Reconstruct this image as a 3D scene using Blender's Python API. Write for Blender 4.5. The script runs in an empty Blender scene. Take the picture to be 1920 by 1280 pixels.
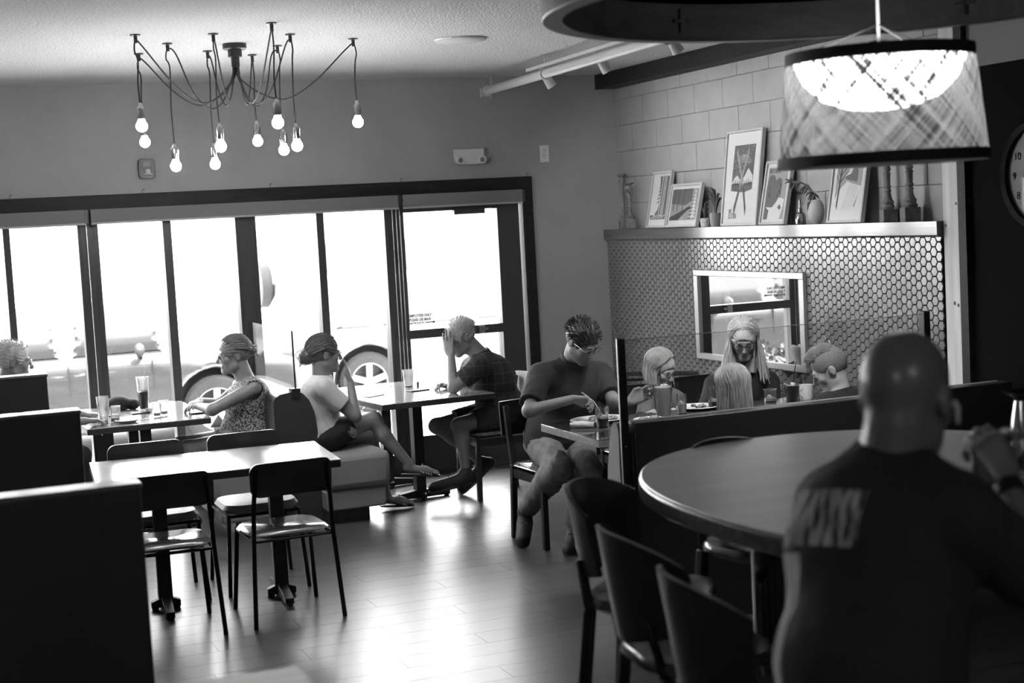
import bpy, math, random
import numpy as np
from mathutils import Vector, Matrix
R_ = math.radians
random.seed(7); RNG = np.random.default_rng(7)
sc = bpy.context.scene
COL = sc.collection
# ---------------------------------------------------------------- camera, world, sun, exposure
def camera():
    yaw, pit, rol = 0.373881806, 0.0823524974, -0.0534994565
    f = Vector((math.sin(yaw)*math.cos(pit), math.cos(yaw)*math.cos(pit), -math.sin(pit)))
    r = Vector((math.cos(yaw), -math.sin(yaw), 0)); u = r.cross(f)
    r2 = r*math.cos(rol) + u*math.sin(rol); u2 = -r*math.sin(rol) + u*math.cos(rol)
    cd = bpy.data.cameras.new('camera'); co = bpy.data.objects.new('camera', cd); COL.objects.link(co)
    M = Matrix.Identity(4)
    for i in range(3):
        M[i][0] = r2[i]; M[i][1] = u2[i]; M[i][2] = -f[i]
    M[0][3], M[1][3], M[2][3] = -5.30208574, -11.0259535, 1.94012472
    co.matrix_world = M
    cd.sensor_width = 36; cd.lens = 2867.8218/1920*36; cd.clip_end = 400; cd.clip_start = .05
    cd.dof.use_dof = True; cd.dof.focus_distance = 9.3; cd.dof.aperture_fstop = 2.8
    sc.camera = co
camera()
sc.view_settings.view_transform = 'Standard'; sc.view_settings.look = 'None'
sc.view_settings.gamma = 1; sc.view_settings.use_curve_mapping = False
sc.view_settings.exposure = 0.0
sc.render.film_transparent = False
try:
    sc.cycles.use_denoising = True; sc.cycles.sample_clamp_indirect = 4.0
    sc.cycles.max_bounces = 8; sc.cycles.diffuse_bounces = 4; sc.cycles.glossy_bounces = 4
    sc.cycles.transmission_bounces = 8; sc.cycles.transparent_max_bounces = 12
    sc.cycles.caustics_reflective = False; sc.cycles.caustics_refractive = False
except Exception: pass
W = bpy.data.worlds.new('world'); sc.world = W; W.use_nodes = True
W.node_tree.nodes['Background'].inputs[0].default_value = (1, 1, 1, 1)
W.node_tree.nodes['Background'].inputs[1].default_value = 18.0
def lamp(name, kind, loc, energy, direction=None, size=.1, **kw):
    l = bpy.data.lights.new(name, kind); l.energy = energy
    if kind == 'AREA': l.size = size
    elif kind == 'SUN': l.angle = size
    else: l.shadow_soft_size = size
    for k, v in kw.items(): setattr(l, k, v)
    o = bpy.data.objects.new(name, l); COL.objects.link(o); o.location = loc
    if direction: o.rotation_euler = Vector(direction).to_track_quat('-Z', 'Y').to_euler()
    return o
lamp('sun', 'SUN', (0, 20, 20), 30.0, (0.72, 0.12, -0.8), size=R_(1.0))
# fill lights added behind the viewpoint to lift the dark surfaces
lamp('fill_light', 'AREA', (-6.5, -13.0, 2.9), 24, (0.1, 0.5, -1), size=.8)
lamp('fill_light', 'AREA', (-2.5, -12.5, 2.9), 15, (0, 0.4, -1), size=.8)

# ---------------------------------------------------------------- materials (all grey: the place is shown in black and white)
MAT = {}
def nt(m):
    m.use_nodes = True; return m.node_tree, m.node_tree.nodes, m.node_tree.links
def _tex(N, L, kind, scale, coord='Object', sc3=None, detail=3):
    tc = N.new('ShaderNodeTexCoord'); mp = N.new('ShaderNodeMapping'); L.new(tc.outputs[coord], mp.inputs[0])
    if sc3: mp.inputs['Scale'].default_value = sc3
    t = N.new({'noise': 'ShaderNodeTexNoise', 'voronoi': 'ShaderNodeTexVoronoi', 'wave': 'ShaderNodeTexWave'}[kind])
    t.inputs['Scale'].default_value = scale
    if 'Detail' in t.inputs: t.inputs['Detail'].default_value = detail
    L.new(mp.outputs[0], t.inputs['Vector']); return t
def mat(name, c, rough=.5, metal=0., spec=.5, coat=0., coat_rough=.1, trans=0., emis=0., alpha=1., vary=0., vscale=8., vstretch=None,
        bump=0., bscale=40., bstretch=None, c2=None, ior=1.5, sheen=0., sss=0., voro=False, coord='Object', rvary=0., vlo=.35, vhi=.65):
    if name in MAT: return MAT[name]
    m = bpy.data.materials.new(name); T, N, L = nt(m); b = N['Principled BSDF']
    I = b.inputs
    I['Base Color'].default_value = (c, c, c, 1); I['Roughness'].default_value = rough; I['Metallic'].default_value = metal
    I['Specular IOR Level'].default_value = spec; I['Coat Weight'].default_value = coat; I['Coat Roughness'].default_value = coat_rough
    I['Transmission Weight'].default_value = trans; I['IOR'].default_value = ior; I['Alpha'].default_value = alpha
    I['Sheen Weight'].default_value = sheen
    if sss: I['Subsurface Weight'].default_value = sss; I['Subsurface Radius'].default_value = (.01, .01, .01)
    if emis: I['Emission Color'].default_value = (1, 1, 1, 1); I['Emission Strength'].default_value = emis
    if c2 is not None or vary:
        if c2 is None: c2 = max(0, c*(1-vary)); c1 = c*(1+vary)
        else: c1 = c
        t = _tex(N, L, 'noise', vscale, coord, vstretch, 5)
        r = N.new('ShaderNodeValToRGB'); r.color_ramp.elements[0].position = vlo; r.color_ramp.elements[1].position = vhi
        r.color_ramp.elements[0].color = (c2, c2, c2, 1); r.color_ramp.elements[1].color = (c1, c1, c1, 1)
        L.new(t.outputs['Fac'], r.inputs[0]); L.new(r.outputs[0], I['Base Color'])
        if rvary:
            mr = N.new('ShaderNodeMapRange'); mr.inputs[3].default_value = rough-rvary; mr.inputs[4].default_value = rough+rvary
            L.new(t.outputs['Fac'], mr.inputs[0]); L.new(mr.outputs[0], I['Roughness'])
    if bump:
        t2 = _tex(N, L, 'voronoi' if voro else 'noise', bscale, coord, bstretch, 2)
        bp = N.new('ShaderNodeBump'); bp.inputs['Strength'].default_value = bump; bp.inputs['Distance'].default_value = .01
        L.new(t2.outputs['Distance' if voro else 'Fac'], bp.inputs['Height']); L.new(bp.outputs[0], I['Normal'])
    MAT[name] = m; return m
def wood(name, c1, c2, rough=.4, axis='x', scale=3., coat=.0, coat_rough=.15, bump=.08):
    st = {'x': (.6, 9, 9), 'y': (9, .6, 9), 'z': (9, 9, .6)}[axis]
    return mat(name, c1, rough, c2=c2, vscale=scale, vstretch=st, coat=coat, coat_rough=coat_rough, bump=bump, bscale=scale*4, bstretch=st)
def glass(name, tint=1., rough=0., clear=.9):
    # thin sheet glass: mostly clear with a mirror-like sheen
    if name in MAT: return MAT[name]
    m = bpy.data.materials.new(name); T, N, L = nt(m); N.clear()
    o = N.new('ShaderNodeOutputMaterial'); tr = N.new('ShaderNodeBsdfTransparent'); gl = N.new('ShaderNodeBsdfGlossy'); mx = N.new('ShaderNodeMixShader')
    lw = N.new('ShaderNodeLayerWeight'); lw.inputs[0].default_value = .5
    tr.inputs[0].default_value = (tint, tint, tint, 1); gl.inputs['Roughness'].default_value = rough
    pw_ = N.new('ShaderNodeMath'); pw_.operation = 'POWER'; pw_.inputs[1].default_value = 5; L.new(lw.outputs['Facing'], pw_.inputs[0])
    mm = N.new('ShaderNodeMath'); mm.operation = 'MULTIPLY_ADD'; mm.inputs[1].default_value = .92; mm.inputs[2].default_value = .04; L.new(pw_.outputs[0], mm.inputs[0])
    L.new(mm.outputs[0], mx.inputs[0]); L.new(tr.outputs[0], mx.inputs[1]); L.new(gl.outputs[0], mx.inputs[2]); L.new(mx.outputs[0], o.inputs[0])
    MAT[name] = m; return m

# ---------------------------------------------------------------- mesh building
class MB:
    def __init__(s): s.v = []; s.f = []
    def add(s, vs, fs):
        b = len(s.v); s.v += [tuple(map(float, v)) for v in vs]; s.f += [tuple(b+i for i in f) for f in fs]; return s
    def box(s, x0, x1, y0, y1, z0, z1, M=None):
        vs = [Vector((x, y, z)) for z in (z0, z1) for y in (y0, y1) for x in (x0, x1)]
        if M is not None: vs = [M @ v for v in vs]
        return s.add(vs, [(0, 2, 3, 1), (4, 5, 7, 6), (0, 1, 5, 4), (2, 6, 7, 3), (0, 4, 6, 2), (1, 3, 7, 5)])
    def bar(s, a, b, w, d, up=(0, 0, 1)):
        a, b = Vector(a), Vector(b); t = (b-a).normalized(); u = Vector(up)
        if abs(t.dot(u)) > .98: u = Vector((0, 1, 0))
        x = t.cross(u).normalized(); y = x.cross(t)
        vs = [p + x*sx*w/2 + y*sy*d/2 for p in (a, b) for sy in (-1, 1) for sx in (-1, 1)]
        return s.add(vs, [(0, 2, 3, 1), (4, 5, 7, 6), (0, 1, 5, 4), (2, 6, 7, 3), (0, 4, 6, 2), (1, 3, 7, 5)])
    def tube(s, pts, r, n=8, sx=1., up=(0, 0, 1)):
        pts = [Vector(p) for p in pts]; m = len(pts); rs = r if hasattr(r, '__len__') else [r]*m
        vs = []; pu = None
        for i, p in enumerate(pts):
            t = (pts[min(i+1, m-1)]-pts[max(i-1, 0)]).normalized()
            if pu is None:
                u = Vector(up)
                if abs(t.dot(u)) > .95: u = Vector((1, 0, 0))
                pu = u
            x = t.cross(pu).normalized(); y = x.cross(t).normalized(); pu = y
            for k in range(n):
                a = 2*math.pi*k/n; vs.append(p + x*math.cos(a)*rs[i]*sx + y*math.sin(a)*rs[i])
        fs = [(i*n+k, i*n+(k+1) % n, (i+1)*n+(k+1) % n, (i+1)*n+k) for i in range(m-1) for k in range(n)]
        fs += [tuple(range(n-1, -1, -1)), tuple((m-1)*n+k for k in range(n))]
        return s.add(vs, fs)
    def lathe(s, prof, c=(0, 0, 0), n=20, M=None, closed=False):
        c = Vector(c); vs = []
        for r, z in prof:
            for k in range(n):
                a = 2*math.pi*k/n; v = Vector((r*math.cos(a), r*math.sin(a), z))
                vs.append((M @ v if M is not None else v) + c)
        m = len(prof)
        fs = [(i*n+k, i*n+(k+1) % n, (i+1)*n+(k+1) % n, (i+1)*n+k) for i in range(m-1) for k in range(n)]
        if closed: fs += [((m-1)*n+k, (m-1)*n+(k+1) % n, (k+1) % n, k) for k in range(n)]
        else:
            if prof[0][0] > 1e-5: fs.append(tuple(range(n-1, -1, -1)))
            if prof[-1][0] > 1e-5: fs.append(tuple((m-1)*n+k for k in range(n)))
        return s.add(vs, fs)
    def prism(s, poly, z0, z1, M=None):
        n = len(poly); vs = [Vector((x, y, z0)) for x, y in poly] + [Vector((x, y, z1)) for x, y in poly]
        if M is not None: vs = [M @ v for v in vs]
        return s.add(vs, [tuple(range(n-1, -1, -1)), tuple(range(n, 2*n))] + [(k, (k+1) % n, n+(k+1) % n, n+k) for k in range(n)])
    def ball(s, c, r, n=12, M=None):
        r = r if hasattr(r, '__len__') else (r, r, r); m = n//2
        vs = []; c = Vector(c)
        for i in range(m+1):
            th = math.pi*i/m
            for k in range(n):
                a = 2*math.pi*k/n; v = Vector((r[0]*math.sin(th)*math.cos(a), r[1]*math.sin(th)*math.sin(a), -r[2]*math.cos(th)))
                vs.append((M @ v if M is not None else v)+c)
        return s.add(vs, [(i*n+k, i*n+(k+1) % n, (i+1)*n+(k+1) % n, (i+1)*n+k) for i in range(m) for k in range(n)])
def base_of(p):
    v = Vector((0, 0, 0))
    while p is not None: v += p.location; p = p.parent
    return v
def link_mesh(name, me, m, parent=None, world=True, bevel=0, smooth=35):
    if m is not None: me.materials.append(m)
    if smooth: me.shade_smooth(); me.set_sharp_from_angle(angle=R_(smooth))
    o = bpy.data.objects.new(name, me); COL.objects.link(o)
    if parent is not None:
        o.parent = parent
        if world:
            b = base_of(parent)
            if b.length > 0: me.transform(Matrix.Translation(-b))
    if bevel:
        bm = o.modifiers.new('bevel', 'BEVEL'); bm.width = bevel; bm.segments = 2; bm.limit_method = 'ANGLE'; bm.angle_limit = R_(40)
    return o
def obj(name, mb, m, parent=None, world=True, bevel=0, smooth=35):
    me = bpy.data.meshes.new(name); me.from_pydata(mb.v, [], mb.f); me.validate(); me.update()
    return link_mesh(name, me, m, parent, world, bevel, smooth)
def tag(o, label=None, cat=None, group=None, kind=None):
    if label: o['label'] = label
    if cat: o['category'] = cat
    if group: o['group'] = group
    if kind: o['kind'] = kind
    return o
def thing(name, label, cat, loc=(0, 0, 0), rz=0., group=None, kind=None):
    o = bpy.data.objects.new(name, None); COL.objects.link(o); o.location = loc; o.rotation_euler = (0, 0, rz); o.empty_display_size = .1
    return tag(o, label, cat, group, kind)
def solo(name, mb, m, label, cat, group=None, **k):
    return tag(obj(name, mb, m, **k), label, cat, group)
def struct(name, mb, m, parent=None, **k):
    o = obj(name, mb, m, parent, **k)
    if parent is None: o['kind'] = 'structure'
    return o
def copy_tree(o, parent=None):
    c = o.copy(); COL.objects.link(c)
    if parent is not None: c.parent = parent
    for ch in list(o.children): copy_tree(ch, c)
    return c
def text_obj(name, body, size, m, parent, M, extrude=.0004, align='LEFT', squeeze=1., bold=0.):
    cu = bpy.data.curves.new('t', 'FONT'); cu.body = body; cu.size = size; cu.extrude = extrude; cu.align_x = align; cu.space_character = 1.05; cu.offset = bold
    t = bpy.data.objects.new('t', cu); COL.objects.link(t)
    dg = bpy.context.evaluated_depsgraph_get(); me = bpy.data.meshes.new_from_object(t.evaluated_get(dg))
    bpy.data.objects.remove(t); bpy.data.curves.remove(cu)
    me.transform(Matrix.Diagonal((squeeze, 1, 1, 1))); me.transform(M)
    me.name = name
    o = bpy.data.objects.new(name, me); COL.objects.link(o); me.materials.clear(); me.materials.append(m); o.parent = parent
    return o

# ---------------------------------------------------------------- signed-distance sculpting (numpy) -> one continuous skin
V = lambda *a: np.array(a, np.float32)
class SDF:
    def __init__(s, lo=None, hi=None): s.ops = []; s.lo = V(9e9, 9e9, 9e9); s.hi = -s.lo
    def _bb(s, lo, hi): s.lo = np.minimum(s.lo, lo); s.hi = np.maximum(s.hi, hi)
    def cap(s, a, b, ra, rb=None, k=.02, sub=False, sq=None):
        rb = ra if rb is None else rb; a = np.asarray(a, np.float32); b = np.asarray(b, np.float32); r = max(ra, rb)
        lo = np.minimum(a, b)-r; hi = np.maximum(a, b)+r
        if sq is not None:
            e = max(sq[1], 1)*r; lo = np.minimum(a, b)-e; hi = np.maximum(a, b)+e
        if not sub: s._bb(lo, hi)
        def f(X, Y, Z):
            d = b-a; L2 = float(d@d)+1e-12
            px, py, pz = X-a[0], Y-a[1], Z-a[2]
            t = np.clip((px*d[0]+py*d[1]+pz*d[2])/L2, 0, 1)
            qx, qy, qz = px-t*d[0], py-t*d[1], pz-t*d[2]
            if sq is not None:
                ax, fa = np.asarray(sq[0], np.float32), sq[1]; ax = ax/np.linalg.norm(ax)
                c = qx*ax[0]+qy*ax[1]+qz*ax[2]; g = c/fa-c
                qx, qy, qz = qx+g*ax[0], qy+g*ax[1], qz+g*ax[2]
                return (np.sqrt(qx*qx+qy*qy+qz*qz)-(ra+(rb-ra)*t))*min(1., fa)
            return np.sqrt(qx*qx+qy*qy+qz*qz)-(ra+(rb-ra)*t)
        s.ops.append((lo, hi, f, k, sub)); return s
    def ell(s, c, r, Rm=None, k=.02, sub=False):
        c = np.asarray(c, np.float32); r = np.asarray(r, np.float32); m = float(r.max())
        lo, hi = c-m, c+m
        if not sub: s._bb(lo, hi)
        Rm = np.eye(3, dtype=np.float32) if Rm is None else np.asarray(Rm, np.float32)   # columns = local axes
        def f(X, Y, Z):
            px, py, pz = X-c[0], Y-c[1], Z-c[2]
            q = [px*Rm[0, i]+py*Rm[1, i]+pz*Rm[2, i] for i in range(3)]
            k0 = np.sqrt(sum((q[i]/r[i])**2 for i in range(3))); k1 = np.sqrt(sum((q[i]/r[i]**2)**2 for i in range(3)))
            return k0*(k0-1)/np.maximum(k1, 1e-6)
        s.ops.append((lo, hi, f, k, sub)); return s
    def planes(s, pl, lo, hi, k=.02, sub=False, rk=.03):
        # convex solid: intersection of planes (n, point), rounded by rk
        pl = [(np.asarray(n, np.float32)/np.linalg.norm(n), np.asarray(p, np.float32)) for n, p in pl]
        lo = np.asarray(lo, np.float32); hi = np.asarray(hi, np.float32)
        if not sub: s._bb(lo, hi)
        def f(X, Y, Z):
            d = None
            for n, p in pl:
                e = (X-p[0])*n[0]+(Y-p[1])*n[1]+(Z-p[2])*n[2]
                if d is None: d = e
                else:
                    h = np.clip(.5-.5*(e-d)/rk, 0, 1); d = e*(1-h)+d*h+rk*h*(1-h)
            return d
        s.ops.append((lo, hi, f, k, sub)); return s
    def cut(s, n, p, lo=None, hi=None):
        # remove everything on the +n side of the plane (within lo..hi if given)
        n = np.asarray(n, np.float32); n = n/np.linalg.norm(n); p = np.asarray(p, np.float32)
        s.ops.append((lo, hi, lambda X, Y, Z: (X-p[0])*n[0]+(Y-p[1])*n[1]+(Z-p[2])*n[2], -1, 'cut')); return s
    def warp(s, fn): s.ops.append((None, None, fn, 0, 'warp')); return s
    def mesh(s, name, h=.007, smooth=1):
        pad = 3*h+.01; lo = s.lo-pad; hi = s.hi+pad
        n = np.ceil((hi-lo)/h).astype(int)+1
        ax = [lo[i]+h*np.arange(n[i], dtype=np.float32) for i in range(3)]
        D = np.full(tuple(n), .08, np.float32)
        for (a, b, f, k, mode) in s.ops:
            if a is None: sl = tuple(slice(0, n[i]) for i in range(3))
            else:
                m = .06 if mode != 'cut' else 0
                i0 = np.clip(np.floor((a-m-lo)/h).astype(int), 0, n-1); i1 = np.clip(np.ceil((b+m-lo)/h).astype(int)+1, 1, n)
                if (i1 <= i0).any(): continue
                sl = tuple(slice(i0[i], i1[i]) for i in range(3))
            X, Y, Z = ax[0][sl[0]][:, None, None], ax[1][sl[1]][None, :, None], ax[2][sl[2]][None, None, :]
            d = f(X, Y, Z).astype(np.float32); A = D[sl]
            if mode == 'cut': D[sl] = np.maximum(A, d)
            elif mode == 'warp': D[sl] = A+d
            elif mode: 
                d = -d; hh = np.clip(.5-.5*(d-A)/k, 0, 1); D[sl] = d*(1-hh)+A*hh+k*hh*(1-hh)
            else:
                hh = np.clip(.5+.5*(d-A)/k, 0, 1); D[sl] = d*(1-hh)+A*hh-k*hh*(1-hh)
        # surface nets
        S = D < 0
        c = [S[i:S.shape[0]-1+i, j:S.shape[1]-1+j, l:S.shape[2]-1+l] for i in (0, 1) for j in (0, 1) for l in (0, 1)]
        cnt = sum(x.astype(np.int8) for x in c); act = (cnt > 0) & (cnt < 8)
        I = np.argwhere(act)
        if len(I) == 0: return bpy.data.meshes.new(name)
        idx = np.full(act.shape, -1, np.int32); idx[act] = np.arange(len(I), dtype=np.int32)
        P = np.zeros((len(I), 3), np.float32); C = np.zeros(len(I), np.float32)
        cor = [(i, j, l) for i in (0, 1) for j in (0, 1) for l in (0, 1)]
        val = [D[I[:, 0]+i, I[:, 1]+j, I[:, 2]+l] for i, j, l in cor]
        for u in range(8):
            for w in range(u+1, 8):
                du = [abs(cor[u][q]-cor[w][q]) for q in range(3)]
                if sum(du) != 1: continue
                a, b = val[u], val[w]; cr = (a < 0) != (b < 0); t = np.where(cr, a/np.where(cr, a-b, 1), 0)
                p0 = np.array(cor[u], np.float32); dd = np.array(cor[w], np.float32)-p0
                P += np.where(cr[:, None], p0+t[:, None]*dd, 0); C += cr
        P = P/C[:, None]+I
        Q = []
        for a in range(3):
            sl0 = [slice(None)]*3; sl1 = [slice(None)]*3
            for q in range(3):
                if q == a: sl0[q] = slice(0, -1); sl1[q] = slice(1, None)
                else: sl0[q] = slice(1, -1); sl1[q] = slice(1, -1)
            s0, s1 = S[tuple(sl0)], S[tuple(sl1)]
            E = np.argwhere(s0 != s1)
            if len(E) == 0: continue
            fl = s0[E[:, 0], E[:, 1], E[:, 2]]
            b1, b2 = [q for q in range(3) if q != a]
            base = E.copy()
            base[:, b1] += 0; base[:, b2] += 0
            def g(o1, o2):
                e = base.copy(); e[:, b1] += o1; e[:, b2] += o2; return idx[e[:, 0], e[:, 1], e[:, 2]]
            q = np.stack([g(0, 0), g(1, 0), g(1, 1), g(0, 1)], 1)
            if a == 1: fl = ~fl
            q[~fl] = q[~fl][:, ::-1]
            Q.append(q)
        Q = np.concatenate(Q); Q = Q[(Q >= 0).all(1)]
        # light smoothing along the net
        if smooth:
            e0 = np.concatenate([Q[:, 0], Q[:, 1], Q[:, 2], Q[:, 3]]); e1 = np.concatenate([Q[:, 1], Q[:, 2], Q[:, 3], Q[:, 0]])
            for _ in range(smooth):
                A = np.zeros_like(P); K = np.zeros(len(P), np.float32)
                for q in range(3): A[:, q] = np.bincount(e0, P[e1, q], len(P))+np.bincount(e1, P[e0, q], len(P))
                K = np.bincount(e0, minlength=len(P))+np.bincount(e1, minlength=len(P))
                P = .5*P+.5*A/np.maximum(K, 1)[:, None]
        P = P*h+lo
        me = bpy.data.meshes.new(name); me.vertices.add(len(P)); me.vertices.foreach_set('co', P.astype(np.float32).ravel())
        nq = len(Q); me.loops.add(nq*4); me.loops.foreach_set('vertex_index', Q.astype(np.int32).ravel())
        me.polygons.add(nq); me.polygons.foreach_set('loop_start', np.arange(0, nq*4, 4, dtype=np.int32)); me.polygons.foreach_set('loop_total', np.full(nq, 4, np.int32))
        me.update(calc_edges=True); return me
def sdf_obj(name, s, m, parent=None, h=.007, world=True, smooth_it=1):
    me = s.mesh(name, h, smooth_it); me.materials.append(m); me.shade_smooth()
    o = bpy.data.objects.new(name, me); COL.objects.link(o)
    if parent is not None:
        o.parent = parent
        if world: me.transform(Matrix.Translation(-base_of(parent)))
    return o
# ================================================================ room shell
m_wall = mat('painted wall', .34, .75, bump=.25, bscale=90, vary=.05, vscale=2)
m_block = mat('painted block', .33, .6, bump=.35, bscale=70, vary=.05, vscale=5)
m_mortar = mat('mortar joint', .28, .8)
m_ceil = mat('textured ceiling', .70, .9, bump=1.0, bscale=70, vary=.16, vscale=70)
m_dark = mat('dark stained wood', .016, .5, spec=.2, vary=.3, vscale=4, vstretch=(1, 8, 8), bump=.05)
m_frame = mat('dark window metal', .045, .35)
m_black = mat('black wall paint', .008, 1., spec=.1)
m_upper = mat('upper grey wall', .22, .8)
m_post = wood('pale pine post', .80, .62, .5, 'z', 2.5)
m_concrete = mat('sunlit concrete', .55, .9, vary=.1, vscale=1.5)
XL, YB = -9.0, -14.0
struct('ceiling', MB().box(XL, .6, YB, .2, 3.0, 3.1), m_ceil)
# window wall with its opening
B = MB()
B.box(XL, .3, 0, .22, 2.16, 3.0); B.box(-.80, .3, 0, .22, 0, 2.16); B.box(XL, -8.2, 0, .22, 0, 2.16)
struct('wall_back', B, m_wall)
struct('wall_left', MB().box(XL-.2, XL, YB, .2, 0, 3), m_wall)
struct('wall_front', MB().box(XL, .6, YB-.2, YB, 0, 3), m_wall)
# right side: block wall, black wall, grey wall above it
wr = struct('wall_right', MB().box(.012, .3, -4.40, 0, 0, 3), m_mortar)
z0 = 2.79582635; bw, bh = .4064, .2032; yj = -.494219599; g = .0022
for row in range(-1, 6):
    zt, zb = z0-bh*row-g, z0-bh*(row+1)+g
    if zt > 3.0: zt = 3.0
    off = yj + (bw/2 if row % 2 else 0)
    k = 3
    y = off + 3*bw
    while y > -4.3:
        a, b = min(y-g, -.001), max(y-bw+g, -4.22); y -= bw
        if a-b < .03: continue
        pr = .001*random.random()
        obj('block', MB().box(-pr, .05, b, a, zb, zt), m_block, wr, bevel=.003)
struct('wall_side', MB().box(-.08, .3, YB, -4.40, 0, 2.575), m_black)
struct('wall_upper', MB().box(-.08, .3, YB, -4.40, 2.575, 3.0), m_upper)
struct('trim_2', MB().box(-.115, -.0, -4.415, -4.352, 0, 3.0), m_dark)
struct('trim_3', MB().box(-.165, .0, -8.5, -.001, 2.885, 2.999), m_dark, bevel=.004)
post = solo('timber_post', MB().box(-.112, -.001, -4.351, -4.222, 0, 2.884), m_post, 'pale knotty square timber post at the right end of the tiled wall', 'post', bevel=.004)
for (y, z, r) in ((-4.30, 1.345, .011), (-4.33, 1.335, .010), (-4.245, 1.76, .009), (-4.335, 1.875, .008)):
    obj('knot', MB().lathe([(r, 0), (r*.8, .0012), (0, .0015)], (-.112, y, z), 10, Matrix.Rotation(R_(-90), 3, 'Y')), mat('wood knot', .06, .6), post)
# ---- floor
m_floor0 = mat('floor joint', .02, .6)
fl = struct('floor', MB().box(XL, .6, YB, .2, -.12, -.004), m_floor0)
m_plank = [mat('floor plank %d' % i, .085+.010*i, .31, spec=.9, c2=.055+.007*i, vscale=2.5, vstretch=(.7, 14, 14), bump=.012, bscale=14, bstretch=(.6, 12, 12), rvary=.05) for i in range(3)]
pw, pl = .183, 1.22
planks = []
for j in range(int(14/pw)+1):
    y1 = -j*pw; y0_ = y1-pw; off = (j*.437) % pl
    x = .2-off+pl
    while x > XL:
        xa, xb = max(x-pl, XL), min(x, .0); x -= pl
        if xb-xa < .05: continue
        planks.append((xa, xb, y0_, y1))
def seen(p): cx, cy = (p[0]+p[1])/2, (p[2]+p[3])/2; return -5.0 < cx < -.9 and -6.6 < cy < -.1
near = [p for p in planks if seen(p)][:298]; ns = set(near)
RB = [MB(), MB(), MB()]
for i, p in enumerate(planks):
    xa, xb, ya, yb = p; q = .0009
    if p in ns: obj('floor_plank', MB().box(xa+q, xb-q, ya+q, yb-q, -.004, 0), m_plank[(i*7) % 3], fl, smooth=0)
    else: RB[0].box(xa+q, xb-q, ya+q, yb-q, -.004, 0)
o = obj('floor_planks_beyond', RB[0], m_plank[1], fl, smooth=0); o['kind'] = 'stuff'
# ---- window trim, blinds, storefront
struct('trim_1', MB().box(XL, -.747, -.022, 0, 2.133, 2.232).box(-.824, -.747, -.022, 0, 0, 2.133).box(-.835, -.8, -.02, .2, 0, 2.16).box(-8.2, -.8, 0, .2, 2.13, 2.16), m_dark, bevel=.003)
struct('baseboard_back', MB().box(-.747, -.16, -.014, 0, 0, .09), m_dark)
frm = struct('window_1', MB().box(-8.2, -.835, .03, .13, 2.03, 2.13).box(-8.2, -.835, .03, .13, 0, .17), m_frame)
mull = [(-4.669, -4.624), (-4.174, -4.035), (-3.588, -3.529), (-3.071, -2.922), (-2.47, -2.414), (-1.95, -1.835), (-5.25, -5.11), (-5.85, -5.80), (-6.45, -6.31), (-7.05, -7.0)]
for a, b in mull:
    q = MB().box(a, b, .0, .12, .17, 2.04)
    if b-a > .08: q.box(a+.02, a+.03, -.006, 0, .17, 2.04).box(b-.03, b-.02, -.006, 0, .17, 2.04)
    obj('mullion', q, m_frame, frm)
m_pane = glass('window glass')
ms = sorted(mull)
for (a, b), (c, d) in zip(ms[:-1], ms[1:]):
    obj('pane', MB().box(b, c, .058, .064, .17, 2.03), m_pane, frm, smooth=0)
# door at the right end
dr = struct('door_1', MB().box(-1.835, -1.80, -.004, .10, .03, 2.03).box(-1.045, -.866, -.004, .10, .03, 2.03).box(-1.80, -1.045, -.004, .10, 2.0, 2.03).box(-1.80, -1.045, -.004, .10, 1.045, 1.112).box(-1.80, -1.045, -.004, .10, .03, .30), m_frame)
obj('pane', MB().box(-1.80, -1.045, .045, .051, 1.112, 2.0), m_pane, dr, smooth=0)
obj('pane', MB().box(-1.80, -1.045, .045, .051, .30, 1.045), m_pane, dr, smooth=0)
obj('latch_case', MB().box(-1.245, -1.20, -.02, -.004, 1.05, 1.105), mat('brushed steel', .55, .3, 1.), dr)
obj('latch_case', MB().box(-1.195, -1.17, -.016, -.004, 1.07, 1.09), MAT['brushed steel'], dr)
obj('door_closer', MB().box(-1.41, -1.16, -.05, -.004, 1.965, 2.0), m_frame, dr)
obj('kick_strip', MB().box(-1.80, -.87, -.012, -.004, .0, .03), m_frame, dr)
Mt = Matrix.Translation((-1.785, .040, 0)) @ Matrix.Rotation(R_(90), 4, 'X')
m_ink = mat('sign lettering', .05, .6)
for i, s_ in enumerate(('EMPLOYEES ONLY', 'PLEASE USE MAIN', 'ENTRANCE')):
    text_obj('lettering', s_, .029, m_ink, dr, Matrix.Translation((-1.785, .040, 1.208-.031*i)) @ Matrix.Rotation(R_(90), 4, 'X'), squeeze=.72, bold=.0012)
obj('arrow', MB().box(-1.66, -1.60, .038, .040, 1.156, 1.164).prism([(-1.60, 1.150), (-1.575, 1.16), (-1.60, 1.170)], 0, .002, Matrix.Translation((0, .040, 0)) @ Matrix.Rotation(R_(90), 4, 'X')), m_ink, dr)
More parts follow.
